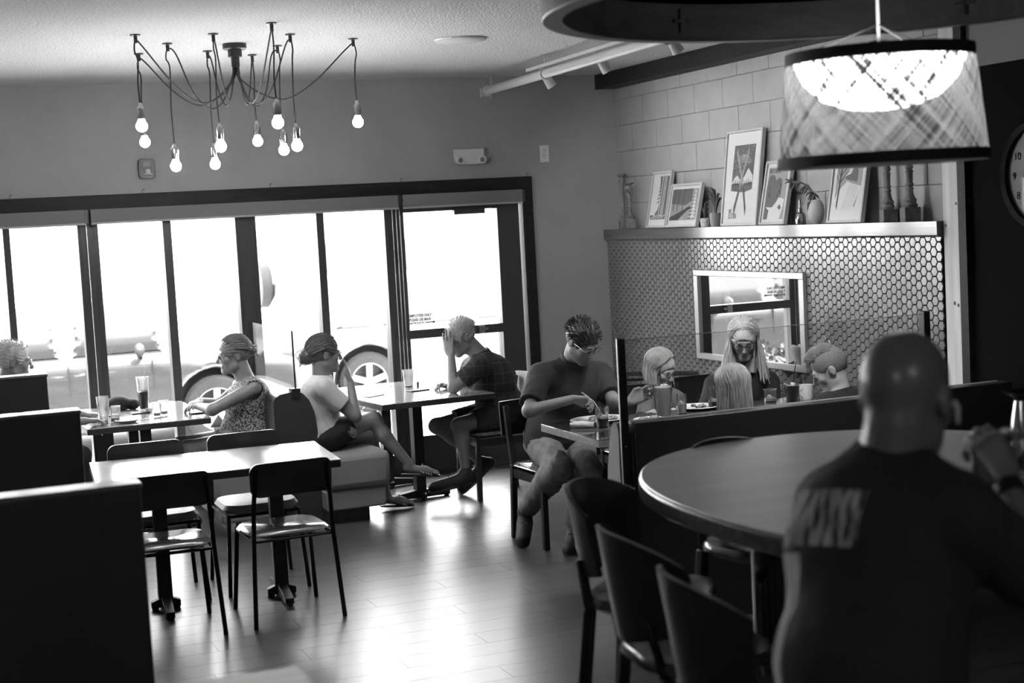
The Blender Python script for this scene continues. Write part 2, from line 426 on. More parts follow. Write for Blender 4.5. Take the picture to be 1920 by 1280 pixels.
# roller blinds
m_blind = mat('roller blind fabric', .17, .85, bump=.1, bscale=200)
m_chain = mat('bead chain', .75, .25, .6)
for i, (a, b, lab) in enumerate(((-8.15, -4.125, 'grey rolled-up roller blind above the leftmost window panes'), (-4.085, -1.86, 'long grey rolled-up roller blind above the middle windows'), (-1.82, -.86, 'short grey rolled-up roller blind above the glass door'))):
    t = thing('roller_blind', lab, 'blind', (b, -.04, 2.08), group='roller blinds over the windows')
    obj('roller', MB().lathe([(.035, 0), (.035, b-a)], (a, -.045, 2.095), 16, Matrix.Rotation(R_(90), 3, 'Y')), m_blind, t)
    obj('fabric', MB().box(a, b, -.085, -.080, 2.04, 2.133), m_blind, t)
    obj('hem_bar', MB().box(a, b, -.09, -.075, 2.028, 2.042), mat('hem bar', .35, .4), t)
    obj('end_bracket', MB().box(b, b+.02, -.09, 0, 2.04, 2.13), m_frame, t)
for i, (x, z) in enumerate(((-4.115, .55), (-1.895, .72), (-1.865, .72), (-1.838, .72))):
    q = MB()
    zz = 2.03
    pts = []
    while zz > z: q.ball((x, -.03, zz), .0042, 6); zz -= .011
    q.tube([(x, -.03, 2.03), (x, -.03, z)], .0015, 4)
    solo('bead_chain', q, m_chain, ['white bead chain of the blind beside the wide left mullion', 'white bead chain nearest the window panes by the door', 'middle white bead chain of three beside the glass door', 'white bead chain nearest the glass door'][i], 'chain', 'blind pull chains', smooth=0)
for i, x in enumerate((-4.605, -3.712, -2.80, -1.808, -.783)):
    pts = [(x, -.01, 2.232), (x, -.012, 2.25)] + [(x+.008-.008*math.cos(a), -.014, 2.25+.010*math.sin(a)) for a in (0, 1, 2, 3)]
    solo('cup_hook', MB().tube(pts, .0022, 5), mat('hook metal', .02, .4), ['small dark hook at the far left of the window trim', 'small dark hook on the trim under the wall unit at left', 'small dark hook on the middle of the window trim', 'small dark hook on the trim above the three chains', 'small dark hook on the right corner of the window trim'][i], 'hook', 'hooks along the window trim')
# ================================================================ tiled fireplace wall
m_tile = mat('glazed hexagon tile', .16, .20, spec=.8, coat=1., coat_rough=.13)
m_grout = mat('dark grout', .006, .9, spec=.0)
tw = thing('tiled_wall', 'wall faced with pale glazed hexagon tiles below the long mantel', 'tiled wall', (-.13, -2.1, 0)); tw['kind'] = 'structure'
TX = -.118
obj('backing', MB().box(TX, -.0005, -4.22, -.001, 0, 1.70), m_grout, tw)
hf = .0535; ph = hf*math.sqrt(3)/2; rr = (hf-.0045)/math.sqrt(3)
tme = None
cells = []
ncol = int(4.21/ph)+1
for c in range(ncol):
    y = -4.195+c*ph
    for r in range(34):
        z = 1.70-hf*(.5+r)-(hf/2 if c % 2 else 0)+ .5*hf
        if z < .05 or y > -.02: continue
        cells.append((y, z))
def hexpoly(y, z, R, clip=True):
    pts = [(y+R*math.cos(k*math.pi/3), z+R*math.sin(k*math.pi/3)) for k in range(6)]
    if clip:
        for zmax in (1.6995,):
            if max(p[1] for p in pts) > zmax:
                out = []
                for i in range(6):
                    a, b = pts[i], pts[(i+1) % 6]
                    if a[1] <= zmax: out.append(a)
                    if (a[1] <= zmax) != (b[1] <= zmax):
                        t = (zmax-a[1])/(b[1]-a[1]); out.append((a[0]+t*(b[0]-a[0]), zmax))
                pts = out
        pts = [(max(-4.2195, min(-.002, p[0])), p[1]) for p in pts]
    return pts
def hexmesh(q, y, z, xo=TX, clip=True):
    o_, i_ = hexpoly(y, z, rr, clip), hexpoly(y, z, rr-.0035, clip)
    if len(o_) != len(i_) or len(o_) < 3: o_ = i_
    if len(o_) < 3: return
    n = len(o_); vs = [(xo, a, b) for a, b in o_] + [(xo-.0045, a, b) for a, b in o_] + [(xo-.0065, a, b) for a, b in i_]
    fs = [(k, n+k, n+(k+1) % n, (k+1) % n) for k in range(n)]+[(n+k, 2*n+k, 2*n+(k+1) % n, n+(k+1) % n) for k in range(n)]+[tuple(2*n+k for k in range(n))]
    q.add(vs, fs)
# the 300 tiles that show largest: right end of the wall, clear of mirror and people
cand = sorted([c for c in cells if c[1] > .75 and c[1] < 1.67 and c[0] > -4.19], key=lambda c: c[0])[:300]
cs = set(cand)
q0 = MB(); hexmesh(q0, 0, 0, 0, False); q0.f = [tuple(reversed(f)) for f in q0.f]
tme = bpy.data.meshes.new('hexagon_tile'); tme.from_pydata(q0.v, [], q0.f); tme.materials.append(m_tile); tme.update()
for (y, z) in cand:
    o = bpy.data.objects.new('hexagon_tile', tme); COL.objects.link(o); o.parent = tw
    o.location = Vector((TX, y, z))-tw.location
    o.rotation_euler = (0, RNG.normal(0, .004), RNG.normal(0, .004))
q = MB()
for (y, z) in cells:
    if (y, z) not in cs: hexmesh(q, y, z)
q.f = [tuple(reversed(f)) for f in q.f]
o = obj('hexagon_tiles_beyond', q, m_tile, tw, smooth=0); o['kind'] = 'stuff'
m_mantel = wood('pale mantel board', .11, .08, .16, 'y', 2., coat=.75, coat_rough=.10, bump=.03)
sh = solo('mantel_shelf', MB().prism([(-.150, 1.785), (-.001, 1.785), (-.001, 1.701), (-.138, 1.701), (-.150, 1.712)], -4.215, -.002, Matrix(((1, 0, 0, 0), (0, 0, 1, 0), (0, 1, 0, 0), (0, 0, 0, 1)))), m_mantel, 'long pale wooden mantel shelf carrying pictures above the hexagon tiles', 'shelf', smooth=20)
# mirror
mr = thing('wall_mirror', 'rectangular mirror in a pale metal frame on the hexagon tiles', 'mirror', (-.125, -2.17, .86))
my0, my1, mz0, mz1 = -2.875, -1.455, .862, 1.487
m_mfr = mat('pale mirror frame', .45, .3, .7)
q = MB()
for (a, b, c, d) in ((my0, my1, mz1-.04, mz1), (my0, my1, mz0, mz0+.04), (my0, my0+.055, mz0+.04, mz1-.04), (my1-.055, my1, mz0+.04, mz1-.04)): q.box(-.150, -.126, a, b, c, d)
obj('mirror_frame', q, m_mfr, mr, bevel=.003)
obj('mirror_glass', MB().box(-.134, -.127, my0+.05, my1-.05, mz0+.035, mz1-.035), mat('silvered glass', .82, .0, 1.), mr)
# ================================================================ outside: lot, cars, far building
struct('ground', MB().box(-30, 40, .22, 70, -.32, -.12), m_concrete)
struct('kerb', MB().box(-30, 40, 1.6, 1.75, -.12, -.02), mat('kerb concrete', .5, .9))
m_asphalt = mat('speckled paving', .30, .9, vary=.35, vscale=220)
struct('pavement', MB().box(-30, 40, .22, 1.6, -.12, -.04), m_asphalt)
fb = thing('shop_building', 'long pale low building across the parking lot', 'building', (6, 40, -.12))
obj('wall', MB().box(-25, 45, 40, 48, -.12, 4.2), mat('far render', .6, .9), fb)
for i in range(9): obj('window', MB().box(-20+6*i, -17.6+6*i, 39.93, 40, .8, 2.6), mat('far window', .2, .2), fb)
m_tyre = mat('tyre rubber', .012, .8, bump=.3, bscale=60)
m_rim = mat('alloy wheel', .3, .35, .6)
m_wing = mat('car side glass', .006, .05, spec=.8)
m_trimk = mat('black car plastic', .012, .5)
def wheel(par, x, y, zc, r, w=.2):
    M = Matrix.Rotation(R_(90), 3, 'X')
    t = obj('wheel', MB().lathe([(r*.64, -w/2), (r*.9, -w/2), (r, -w/2+.03), (r, w/2-.03), (r*.9, w/2), (r*.64, w/2)], (x, y, zc), 32, M, closed=True), m_tyre, par)
    q = MB().lathe([(r*.64, -w/2+.01), (r*.64, w/2-.01), (r*.60, w/2-.01), (r*.60, -w/2+.015), ], (x, y, zc), 28, M, closed=True)
    for k in range(5):
        a = 2*math.pi*k/5+.3; c_, s_ = math.cos(a), math.sin(a)
        q.bar((x, y-w*.40, zc), (x+r*.62*c_, y-w*.42, zc+r*.62*s_), .065, .03, (0, 1, 0))
    q.lathe([(.06, 0), (.05, .02), (0, .02)], (x, y-w*.42, zc), 12, M)
    obj('rim', q, m_rim, t)
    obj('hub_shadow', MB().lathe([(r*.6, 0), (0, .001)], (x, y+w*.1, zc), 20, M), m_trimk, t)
def car(name, label, x0, y0, L=4.5, H=1.46, Wd=1.8, paint=None, wb=2.65, fo=.88, kind='hatch', r=.33, right=1):
    # nose points to +x; y0 is the near side
    gz = -.12; t = thing(name, label, 'car', (x0+L/2, y0+Wd/2, gz)); yc = y0+Wd/2
    xr = x0+(L-fo-wb); xf = xr+wb; boxy = kind == 'suv'
    s = SDF()
    belt = gz+(.98 if boxy else .88); top = gz+H
    lo, hi = (x0-.1, y0-.05, gz), (x0+L+.1, y0+Wd+.05, top+.2)
    hood = gz+(1.12 if boxy else .86)
    s.planes([((-1, 0, .05), (x0, yc, belt)), ((1, 0, .10), (x0+L, yc, gz+.6)), ((0, 0, -1), (0, 0, gz+.2)),
              ((.10 if not boxy else .02, 0, 1), (xf-.1, yc, hood)), ((0, -1, .10), (0, y0, gz+.6)), ((0, 1, .10), (0, y0+Wd, gz+.6)), ((0, 0, 1), (0, 0, hood+.04)), ((-.0, 0, 1), (0, 0, belt+.06 if not boxy else hood))], lo, hi, rk=.10)
    ws = xf-.75 if not boxy else xf-.95
    G = [((-1, 0, .22 if boxy else .55), (x0+.04, yc, belt)), ((1, 0, .75 if not boxy else .38), (ws+.55, yc, belt)), ((0, 0, 1), (0, 0, top)),
         ((.03, 0, 1), (xr+1., yc, top)), ((0, -1, .30 if not boxy else .12), (0, y0+.06, belt)), ((0, 1, .30 if not boxy else .12), (0, y0+Wd-.06, belt)), ((0, 0, -1), (0, 0, belt-.2))]
    s.planes(G, lo, hi, k=.06, rk=.09)
    for wx in (xr, xf):
        s.cap((wx, y0-.2, gz+r), (wx, y0+.28, gz+r), r+.07, k=.02, sub=True)
    sdf_obj('body', s, paint, t, h=.032, smooth_it=2)
    def pane(xa, xb, za, zb, nm='window'):
        g2 = [((n[0], n[1], n[2]), (p[0], p[1], p[2])) for n, p in G]
        w = SDF(); w.planes([(n, np.array(p)+np.array(n)/np.linalg.norm(n)*.012) for n, p in g2], lo, hi, rk=.09)
        w.cut((-1, 0, .12), (xa, 0, belt)); w.cut((1, 0, .12), (xb, 0, belt)); w.cut((0, 0, 1), (0, 0, zb)); w.cut((0, 0, -1), (0, 0, za)); w.cut((0, 1, 0), (0, yc-.3, 0))
        w.lo = np.array((xa-.3, y0-.1, za-.1), np.float32); w.hi = np.array((xb+.3, yc-.2, zb+.1), np.float32)
        sdf_obj(nm, w, m_wing, t, h=.03)
    zb = top-.10
    if boxy:
        for xa, xb in ((x0+.32, x0+1.10), (x0+1.28, x0+1.95), (x0+2.12, x0+2.85)): pane(xa, xb, belt+.14, zb)
    else:
        for xa, xb in ((x0+.55, x0+1.0), (x0+1.08, xr+1.22), (xr+1.30, ws+.28)): pane(xa, xb, belt+.04, zb)
    for wx in (xr, xf): wheel(t, wx, y0+.13, gz+r, r)
    for wx in (xr, xf): wheel(t, wx, y0+Wd-.13, gz+r, r)
    for hx in (xr+.45, xr+1.42): obj('door_handle', MB().bar((hx, y0-.012, belt-.10), (hx+.17, y0-.012, belt-.09), .02, .03), paint, t)
    q = MB().ball((ws+.02, y0-.12, belt+.10), (.05, .11, .065), 12); q.bar((ws+.02, y0-.05, belt+.05), (ws+.05, y0+.06, belt+.02), .04, .03)
    obj('side_mirror', q, m_trimk, t)
    obj('headlight', MB().ball((x0+L-.22, y0+.16, hood-.18), (.20, .10, .07), 12), mat('lamp glass', .7, .1), t)
    obj('tail_light', MB().ball((x0+.07, y0+.12, belt-.1), (.06, .10, .12), 12), mat('tail lamp glass', .12, .2), t)
    for da in (xr+.35, xr+1.27, ws+.15): obj('door_gap', MB().box(da-.004, da+.004, y0-.004, y0+.02, gz+.32, belt-.02), m_trimk, t)
    obj('sill_trim', MB().box(xr+r+.1, xf-r-.1, y0-.008, y0+.05, gz+.2, gz+.30), m_trimk, t)
    if boxy:
        for wx in (xr, xf):
            pts = [(wx+(r+.12)*math.cos(a), y0-.03, gz+r+(r+.13)*math.sin(a)) for a in np.linspace(-.1, math.pi+.1, 14)]
            obj('fender_flare', MB().tube(pts, .055, 6, sx=1.6), m_trimk, t)
        obj('spare_wheel', MB().lathe([(.36, -.1), (.4, -.06), (.4, .1), (0, .12)], (x0-.14, yc, gz+1.05), 24, Matrix.Rotation(R_(-90), 3, 'Y')), m_tyre, t)
    return t
p_grey = mat('grey car paint', .03, .3, 0, coat=1, coat_rough=.05)
p_white = mat('white car paint', .30, .4, coat=1, coat_rough=.05)
p_light = mat('pale silver car paint', .10, .35, 0, coat=1, coat_rough=.05)
car('hatchback_car', 'grey car parked close outside the left window panes', -6.15, 3.83, L=4.45, paint=p_grey, fo=.88)
car('hatchback_car', 'pale silver car parked outside beside the glass door', -1.6, 4.97, L=4.5, paint=p_light, fo=.95, H=1.5)
car('off_road_car', 'boxy white off-road car with dark side windows farther out', .72, 15.0, L=4.4, H=1.84, Wd=1.85, paint=p_white, kind='suv', r=.40, fo=.75, wb=2.8)
car('hatchback_car', 'white car parked behind the boxy off-road car', 8.0, 22.0, L=4.9, H=1.7, paint=p_white)
car('hatchback_car', 'white car at the far left edge of the lot', -13.0, 11.0, L=4.6, H=1.5, paint=p_white)
# bush outside by the middle panes
def leafmesh(n, c, r, size, seed=1):
    rg = random.Random(seed); q = MB()
    for i in range(n):
        d = Vector((rg.gauss(0, 1), rg.gauss(0, 1), rg.gauss(0, 1))).normalized()*(rg.random()**.4); p = Vector(c)+Vector((d.x*r[0], d.y*r[1], d.z*r[2]))
        u = Vector((rg.gauss(0, 1), rg.gauss(0, 1), rg.gauss(0, 1))).normalized(); w = u.orthogonal().normalized()
        q.add([p, p+u*size*.5+w*size*.28, p+u*size, p+u*size*.5-w*size*.28], [(0, 1, 2, 3)])
    return q
bs = thing('bush', 'small leafy bush outside the middle window panes', 'bush', (-2.25, 1.2, -.04))
obj('leaves', leafmesh(700, (-2.25, 1.2, .32), (.42, .3, .34), .07, 3), mat('bush leaf', .05, .6), bs, smooth=0)
obj('stem', MB().tube([(-2.25, 1.2, -.04), (-2.24, 1.2, .3)], .015, 6).tube([(-2.25, 1.2, .05), (-2.1, 1.15, .35)], .01, 5), m_trimk, bs)

# ================================================================ ceiling fixtures
m_cord = mat('black lamp cord', .012, .6)
m_chrome = mat('polished socket metal', .6, .15, 1.)
m_bulb = mat('lit bulb glass', .9, .3, emis=240.)
m_neck = mat('frosted bulb neck', .85, .3, emis=5.)
CC = Vector((-3.455, -2.22, 2.985))
ch = thing('spider_chandelier', 'black spider chandelier of ten swagged cords with bare glowing bulbs', 'chandelier', (CC.x, CC.y, 2.999))
obj('canopy', MB().lathe([(.068, 2.999), (.068, 2.972), (.060, 2.966), (.040, 2.964), (.040, 2.925), (.024, 2.922), (.024, 2.87), (0, 2.868)], (CC.x, CC.y, 0), 24), mat('black metal', .015, .35), ch)
AN = [(-4.073, -2.662, 2.516, .16), (-3.934, -1.795, 2.482, .14), (-3.843, -2.274, 2.315, .15), (-3.663, -2.683, 2.394, .16), (-3.548, -1.891, 2.334, .16), (-3.439, -3.103, 2.484, .12), (-3.234, -1.667, 2.473, .13), (-3.182, -2.121, 2.391, .16), (-3.229, -2.636, 2.386, .14), (-2.808, -2.42, 2.521, .14)]
for i, (x, y, zb, sag) in enumerate(AN):
    a = obj('ceiling_hook', MB().lathe([(.028, 2.999), (.028, 2.994), (.010, 2.99), (.010, 2.955), (0, 2.953)], (x, y, 0), 14), MAT['black metal'], ch)
    # swag from the canopy to the hook, then straight down to the socket
    P0 = Vector((CC.x+.015*math.cos(i), CC.y+.015*math.sin(i), 2.875)); P3 = Vector((x, y, 2.955)); d = P3-P0; hd = Vector((d.x, d.y, 0)); n = hd.normalized()
    low = 2.655+.02*math.sin(i*2.3); pts = []
    c1 = P0+Vector((0, 0, -.24))+n*.02; c2 = P0+hd*.40+Vector((0, 0, low-2.875-.07)); c3 = P3-n*.075+Vector((0, 0, -.05))
    ctrl = [P0, P0+hd*.06+Vector((0, 0, -.08)), P0+hd*.22+Vector((0, 0, low-2.875+.035)), P0+hd*.42+Vector((0, 0, low-2.875)), P0+hd*.66+Vector((0, 0, low-2.875+.09)), P3-n*.045+Vector((0, 0, -.015)), P3+Vector((0, 0, .012)), P3+n*.014+Vector((0, 0, -.04)), Vector((x+.004, y, 2.86)), Vector((x-.004, y, (2.86+zb)/2+.05)), Vector((x, y, zb+.105))]
    def cr(P, t):
        k = min(int(t), len(P)-2); f = t-k; p0, p1, p2, p3 = P[max(k-1, 0)], P[k], P[k+1], P[min(k+2, len(P)-1)]
        return .5*((2*p1)+(-p0+p2)*f+(2*p0-5*p1+4*p2-p3)*f*f+(-p0+3*p1-3*p2+p3)*f**3)
    pts = [cr(ctrl, (len(ctrl)-1)*j/54) for j in range(55)]
    obj('cord', MB().tube(pts, .0045, 6), m_cord, ch)
    so = obj('socket', MB().lathe([(.006, .125), (.010, .118), (.012, .105), (.020, .10), (.0215, .092), (.0215, .040), (.018, .038)], (x, y, zb), 18), m_chrome, ch)
    obj('bulb', MB().ball((x, y, zb), .031, 18), m_bulb, ch)
    obj('bulb_neck', MB().lathe([(.016, .045), (.018, .035), (.026, .018), (.028, .012)], (x, y, zb), 18), m_neck, ch)
solo('ceiling_speaker', MB().lathe([(.158, 2.999), (.156, 2.990), (.145, 2.984), (.0, 2.982)], (-2.13, -2.36, 0), 32), mat('white speaker grille', .62, .7, bump=.2, bscale=300), 'round white speaker set flush in the textured ceiling', 'speaker')
# conduit track with spot heads
m_white = mat('white painted metal', .62, .35)
tk = thing('track_light', 'white ceiling track on a thick pipe with small spot heads', 'track light', (-1.25, -2.3, 2.88))
A0, A1 = Vector((-1.165, -.24, 2.872)), Vector((-1.36, -5.3, 2.872))
def onT(t): return A0+(A1-A0)*t
obj('pipe', MB().tube([A0, A1], .031, 16), m_white, tk)
obj('rail', MB().bar(onT(.18)+Vector((0, 0, .055)), onT(1)+Vector((0, 0, .055)), .036, .022), m_white, tk)
q = MB().lathe([(.04, -.02), (.04, .02), (.0, .02)], A0, 16, Matrix.Rotation(R_(90), 3, 'X')); q.tube([A0+Vector((-.045, 0, .02)), A0+Vector((-.045, 0, -.045))], .009, 8); q.tube([A0+Vector((.03, 0, -.01)), A0+Vector((.03, 0, -.055))], .006, 6)
obj('end_clamp', q, m_white, tk)
for t in (.0, .245, .62):
    p = onT(t) if t else A0+Vector((.045, .02, 0))
    q = MB().tube([p+Vector((0, 0, .03)), Vector((p.x, p.y, 2.995))], .005, 6).lathe([(.022, 2.999), (.022, 2.994), (0, 2.994)], (p.x, p.y, 0), 12)
    if t: q.tube([p+Vector((.036*math.cos(a), 0, .036*math.sin(a)+.0)) for a in np.linspace(0, 2*math.pi, 16)], .005, 6)
    obj('hanger', q, m_white, tk)
for t, aim, en in ((.225, None, 34), (.415, None, 34), (.615, None, 34), (.74, (-1.15, -3.1, .9), 130), (.86, (-.6, -3.0, .9), 130), (.975, (-1.5, -4.3, 1.0), 150), (.93, (-.85, -4.15, 1.0), 110)):
    p = onT(t)+Vector((.035, 0, -.0)); d = Vector((.55, .0, -.85)).normalized() if aim is None else (Vector(aim)-p).normalized()
    M = d.to_track_quat('Z', 'Y').to_matrix()
    s_ = obj('spot_head', MB().lathe([(.0, -.03), (.024, -.03), (.028, -.01), (.036, .07), (.033, .072), (.028, .05), (0, .05)], p+d*.02, 18, M), m_white, tk)
    obj('spot_arm', MB().tube([onT(t)+Vector((0, 0, .05)), p+Vector((0, 0, .02))], .01, 8), m_white, tk)
    lamp('spot_lamp', 'SPOT', p+d*.105, en, (Vector((-.02, p.y+.35, 2.0))-p) if aim is None else d, size=.02, spot_size=R_(125 if aim is None else 60), spot_blend=1.)
# ---- big round wooden canopy with the drum pendant
m_hoopw = wood('dark oiled wood', .035, .018, .35, 'x', 2.2, coat=.3)
HC = Vector((-2.52, -6.97)); HR = .965
hc = thing('wooden_ceiling_hoop', 'large dark round wooden hoop hung flat below the ceiling', 'ceiling hoop', (HC.x, HC.y, 2.53))
obj('rim', MB().lathe([(HR, 2.53), (HR, 2.69), (HR-.065, 2.69), (HR-.065, 2.53)], (HC.x, HC.y, 0), 96, closed=True), m_hoopw, hc, bevel=.004)
obj('top_panel', MB().lathe([(HR-.065, 2.662), (0, 2.662)], (HC.x, HC.y, 0), 96).lathe([(HR-.065, 2.688), (0, 2.688)], (HC.x, HC.y, 0), 96), m_black, hc)
for a in (98, 30, 170, 250, 310):
    c_, s_ = math.cos(R_(a)), math.sin(R_(a)); p = Vector((HC.x+(HR-.072)*c_, HC.y+(HR-.072)*s_, 2.60)); tn = Vector((-s_, c_, 0))
    obj('cross_bracket', MB().bar(p-tn*.035, p+tn*.035, .016, .01).bar(p-Vector((0, 0, .04)), p+Vector((0, 0, .04)), .018, .016, (1, 0, 0)), MAT['black metal'], hc)
for a in (60, 180, 300):
    x, y = HC.x+(HR-.03)*math.cos(R_(a)), HC.y+(HR-.03)*math.sin(R_(a)); obj('hanging_rod', MB().tube([(x, y, 2.685), (x, y, 3.0)], .008, 8), MAT['black metal'], hc)
PC = Vector((-2.452, -7.0)); pz0, pz1 = 2.035, 2.385
pn = thing('drum_pendant', 'large woven drum pendant lamp with dark bands and glowing diffuser', 'pendant lamp', (PC.x, PC.y, pz1))
r0, r1 = .322, .285
# woven shade: crossing threads let light and sight through
ms_ = bpy.data.materials.new('woven shade'); T, N, L = nt(ms_); N.clear()
out = N.new('ShaderNodeOutputMaterial'); df = N.new('ShaderNodeBsdfDiffuse'); tl = N.new('ShaderNodeBsdfTranslucent'); tp = N.new('ShaderNodeBsdfTransparent'); m1 = N.new('ShaderNodeMixShader'); m2 = N.new('ShaderNodeMixShader')
df.inputs[0].default_value = (.20, .20, .20, 1); tl.inputs[0].default_value = (.16, .16, .16, 1); m1.inputs[0].default_value = .62
L.new(df.outputs[0], m1.inputs[1]); L.new(tl.outputs[0], m1.inputs[2])
uv = N.new('ShaderNodeUVMap'); hole = None
for rot, st in ((42, (95, 2.2, 1)), (-42, (95, 2.2, 1)), (40, (30, .9, 1)), (-44, (26, .8, 1))):
    mp = N.new('ShaderNodeMapping'); mp.inputs['Rotation'].default_value = (0, 0, R_(rot)); L.new(uv.outputs[0], mp.inputs[0])
    mp2 = N.new('ShaderNodeMapping'); mp2.inputs['Scale'].default_value = st; L.new(mp.outputs[0], mp2.inputs[0])
    tx = N.new('ShaderNodeTexNoise'); tx.inputs['Scale'].default_value = 1.; tx.inputs['Detail'].default_value = 2; L.new(mp2.outputs[0], tx.inputs['Vector'])
    if hole is None: hole = tx.outputs['Fac']
    else:
        mn = N.new('ShaderNodeMath'); mn.operation = 'ADD'; L.new(hole, mn.inputs[0]); L.new(tx.outputs['Fac'], mn.inputs[1]); hole = mn.outputs[0]
cr_ = N.new('ShaderNodeMapRange'); cr_.inputs[1].default_value = 1.78; cr_.inputs[2].default_value = 2.28; cr_.inputs[3].default_value = .0; cr_.inputs[4].default_value = .5; L.new(hole, cr_.inputs[0])
L.new(cr_.outputs[0], m2.inputs[0])
for sh_, lo_, hi_ in ((df, .03, .16), (tl, .015, .17)):
    c2_ = N.new('ShaderNodeMapRange'); c2_.inputs[1].default_value = 1.72; c2_.inputs[2].default_value = 2.2; c2_.inputs[3].default_value = lo_; c2_.inputs[4].default_value = hi_; L.new(hole, c2_.inputs[0]); L.new(c2_.outputs[0], sh_.inputs[0])
L.new(m1.outputs[0], m2.inputs[1]); L.new(tp.outputs[0], m2.inputs[2]); L.new(m2.outputs[0], out.inputs[0])
n = 96; me = bpy.data.meshes.new('shade'); vs = []; fs = []; uvs = []
for j in range(2):
    for k in range(n+1):
        a = 2*math.pi*k/n; rr_ = (r0, r1)[j]; vs.append((PC.x+rr_*math.cos(a), PC.y+rr_*math.sin(a), (pz0, pz1)[j]))
for k in range(n): fs.append((k, k+1, n+1+k+1, n+1+k))
me.from_pydata(vs, [], fs); ul = me.uv_layers.new(name='UVMap')
for p_ in me.polygons:
    for li in p_.loop_indices:
        vi = me.loops[li].vertex_index; j, k = divmod(vi, n+1); ul.data[li].uv = (k/n*2*math.pi*.30, j*.35)
link_mesh('shade', me, ms_, pn)
m_band = mat('dark shade band', .02, .7)
obj('lower_band', MB().lathe([(r0+.003, pz0), (r0-.001, pz0+.034), (r0-.005, pz0+.034), (r0-.003, pz0)], (PC.x, PC.y, 0), 96, closed=True), m_band, pn)
obj('upper_band', MB().lathe([(r1+.004, pz1-.034), (r1+.003, pz1+.002), (r1-.004, pz1+.002), (r1-.002, pz1-.034)], (PC.x, PC.y, 0), 96, closed=True), m_band, pn)
obj('shade_lining', MB().lathe([(r0-.0045, pz0), (r0-.005, pz0+.020)], (PC.x, PC.y, 0), 96), mat('pale shade lining', .8, .8), pn, smooth=60)
obj('diffuser_bowl', MB().lathe([(.262, pz1-.01), (.258, pz1-.04), (.235, pz1-.09), (.18, pz1-.145), (.10, pz1-.175), (0, pz1-.185)], (PC.x, PC.y, 0), 64), mat('glowing diffuser', .9, .4, emis=13.), pn, smooth=60)
lamp('pendant_downlight', 'SPOT', (PC.x, PC.y, pz1-.235), 75, (0, 0, -1), size=.04, spot_size=R_(112), spot_blend=.5)
obj('hub', MB().lathe([(.03, pz1+.03), (.045, pz1+.02), (.045, pz1-.02), (0, pz1-.02)], (PC.x, PC.y, 0), 20), m_chrome, pn)
obj('cable', MB().tube([(PC.x, PC.y, pz1), (PC.x, PC.y, 2.665)], .0045, 8), mat('clear cable', .5, .3), pn)
q = MB()
for a in (20, 140, 260): q.tube([(PC.x+(r1-.003)*math.cos(R_(a)), PC.y+(r1-.003)*math.sin(R_(a)), pz1-.01), (PC.x, PC.y, pz1+.08)], .0022, 5)
obj('spider_wires', q, MAT['black metal'], pn)
obj('ceiling_cup', MB().lathe([(.05, 2.661), (.045, 2.635), (0, 2.625)], (PC.x-.04, PC.y-.02, 0), 20), m_chrome, pn)
# ---- things on the window wall
eu = thing('emergency_light', 'white twin-head emergency light on the wall above the glass door', 'emergency light', (-1.257, 0, 2.40))
m_plastic = mat('white plastic', .70, .4)
obj('case', MB().prism([(-.118, .058), (.112, .058), (.118, .02), (.09, -.052), (.07, -.06), (-.08, -.06), (-.105, -.045), (-.115, -.02)], .0, .055, Matrix.Translation((-1.257, 0, 2.40)) @ Matrix.Rotation(R_(90), 4, 'X')), m_plastic, eu, bevel=.006)
for sx in (-.082, .092):
    h_ = obj('lamp_head', MB().lathe([(.0, 0), (.030, .0), (.032, .03), (.028, .034), (.024, .026), (0, .024)], (-1.257+sx, -.045, 2.372), 20, Matrix.Rotation(R_(90), 3, 'X')), m_plastic, eu)
    obj('lens', MB().lathe([(.022, 0), (0, .004)], (-1.257+sx, -.070, 2.372), 16, Matrix.Rotation(R_(90), 3, 'X')), mat('small lens', .3, .1, .6), h_)
ou = thing('wall_outlet', 'white wall outlet plate high beside the corner', 'outlet', (-.623, 0, 2.40))
obj('plate', MB().box(-.662, -.585, -.008, 0, 2.335, 2.466), m_plastic, ou, bevel=.003)
for z in (2.42, 2.378): obj('socket_holes', MB().box(-.634, -.630, -.0095, -.008, z+.004, z+.014).box(-.617, -.613, -.0095, -.008, z+.004, z+.014).ball((-.6235, -.0085, z-.006), .003, 8), m_trimk, ou)
fa = thing('wall_alarm', 'black rounded wall alarm with a pale strobe lamp below the chandelier bulbs', 'alarm', (-3.672, 0, 2.40))
def rrect(w, h, r, n=5):
    return [(sx*(w/2-r)+r*math.cos(a), sy*(h/2-r)+r*math.sin(a)) for sx, sy, a0 in ((1, 1, 0), (-1, 1, 90), (-1, -1, 180), (1, -1, 270)) for a in [R_(a0+90*i/n) for i in range(n+1)]]
MX = lambda x, y, z: Matrix.Translation((x, y, z)) @ Matrix.Rotation(R_(90), 4, 'X')
obj('case', MB().prism(rrect(.116, .140, .022), 0, .03, MX(-3.672, 0, 2.40)), MAT['black metal'], fa, bevel=.003)
obj('face_ring', MB().prism(rrect(.082, .122, .018), .03, .034, MX(-3.672, 0, 2.40)), mat('dark grey plastic', .10, .4), fa)
obj('face_panel', MB().prism(rrect(.068, .108, .012), .034, .037, MX(-3.672, 0, 2.40)), MAT['black metal'], fa)
obj('label_plate', MB().prism(rrect(.050, .032, .003), .037, .039, MX(-3.674, 0, 2.432)), mat('grey label', .16, .4), fa)
obj('strobe_lens', MB().ball((-3.668, -.042, 2.382), (.020, .012, .018), 14).box(-3.698, -3.640, -.04, -.036, 2.362, 2.366), mat('strobe glass', .8, .1), fa)
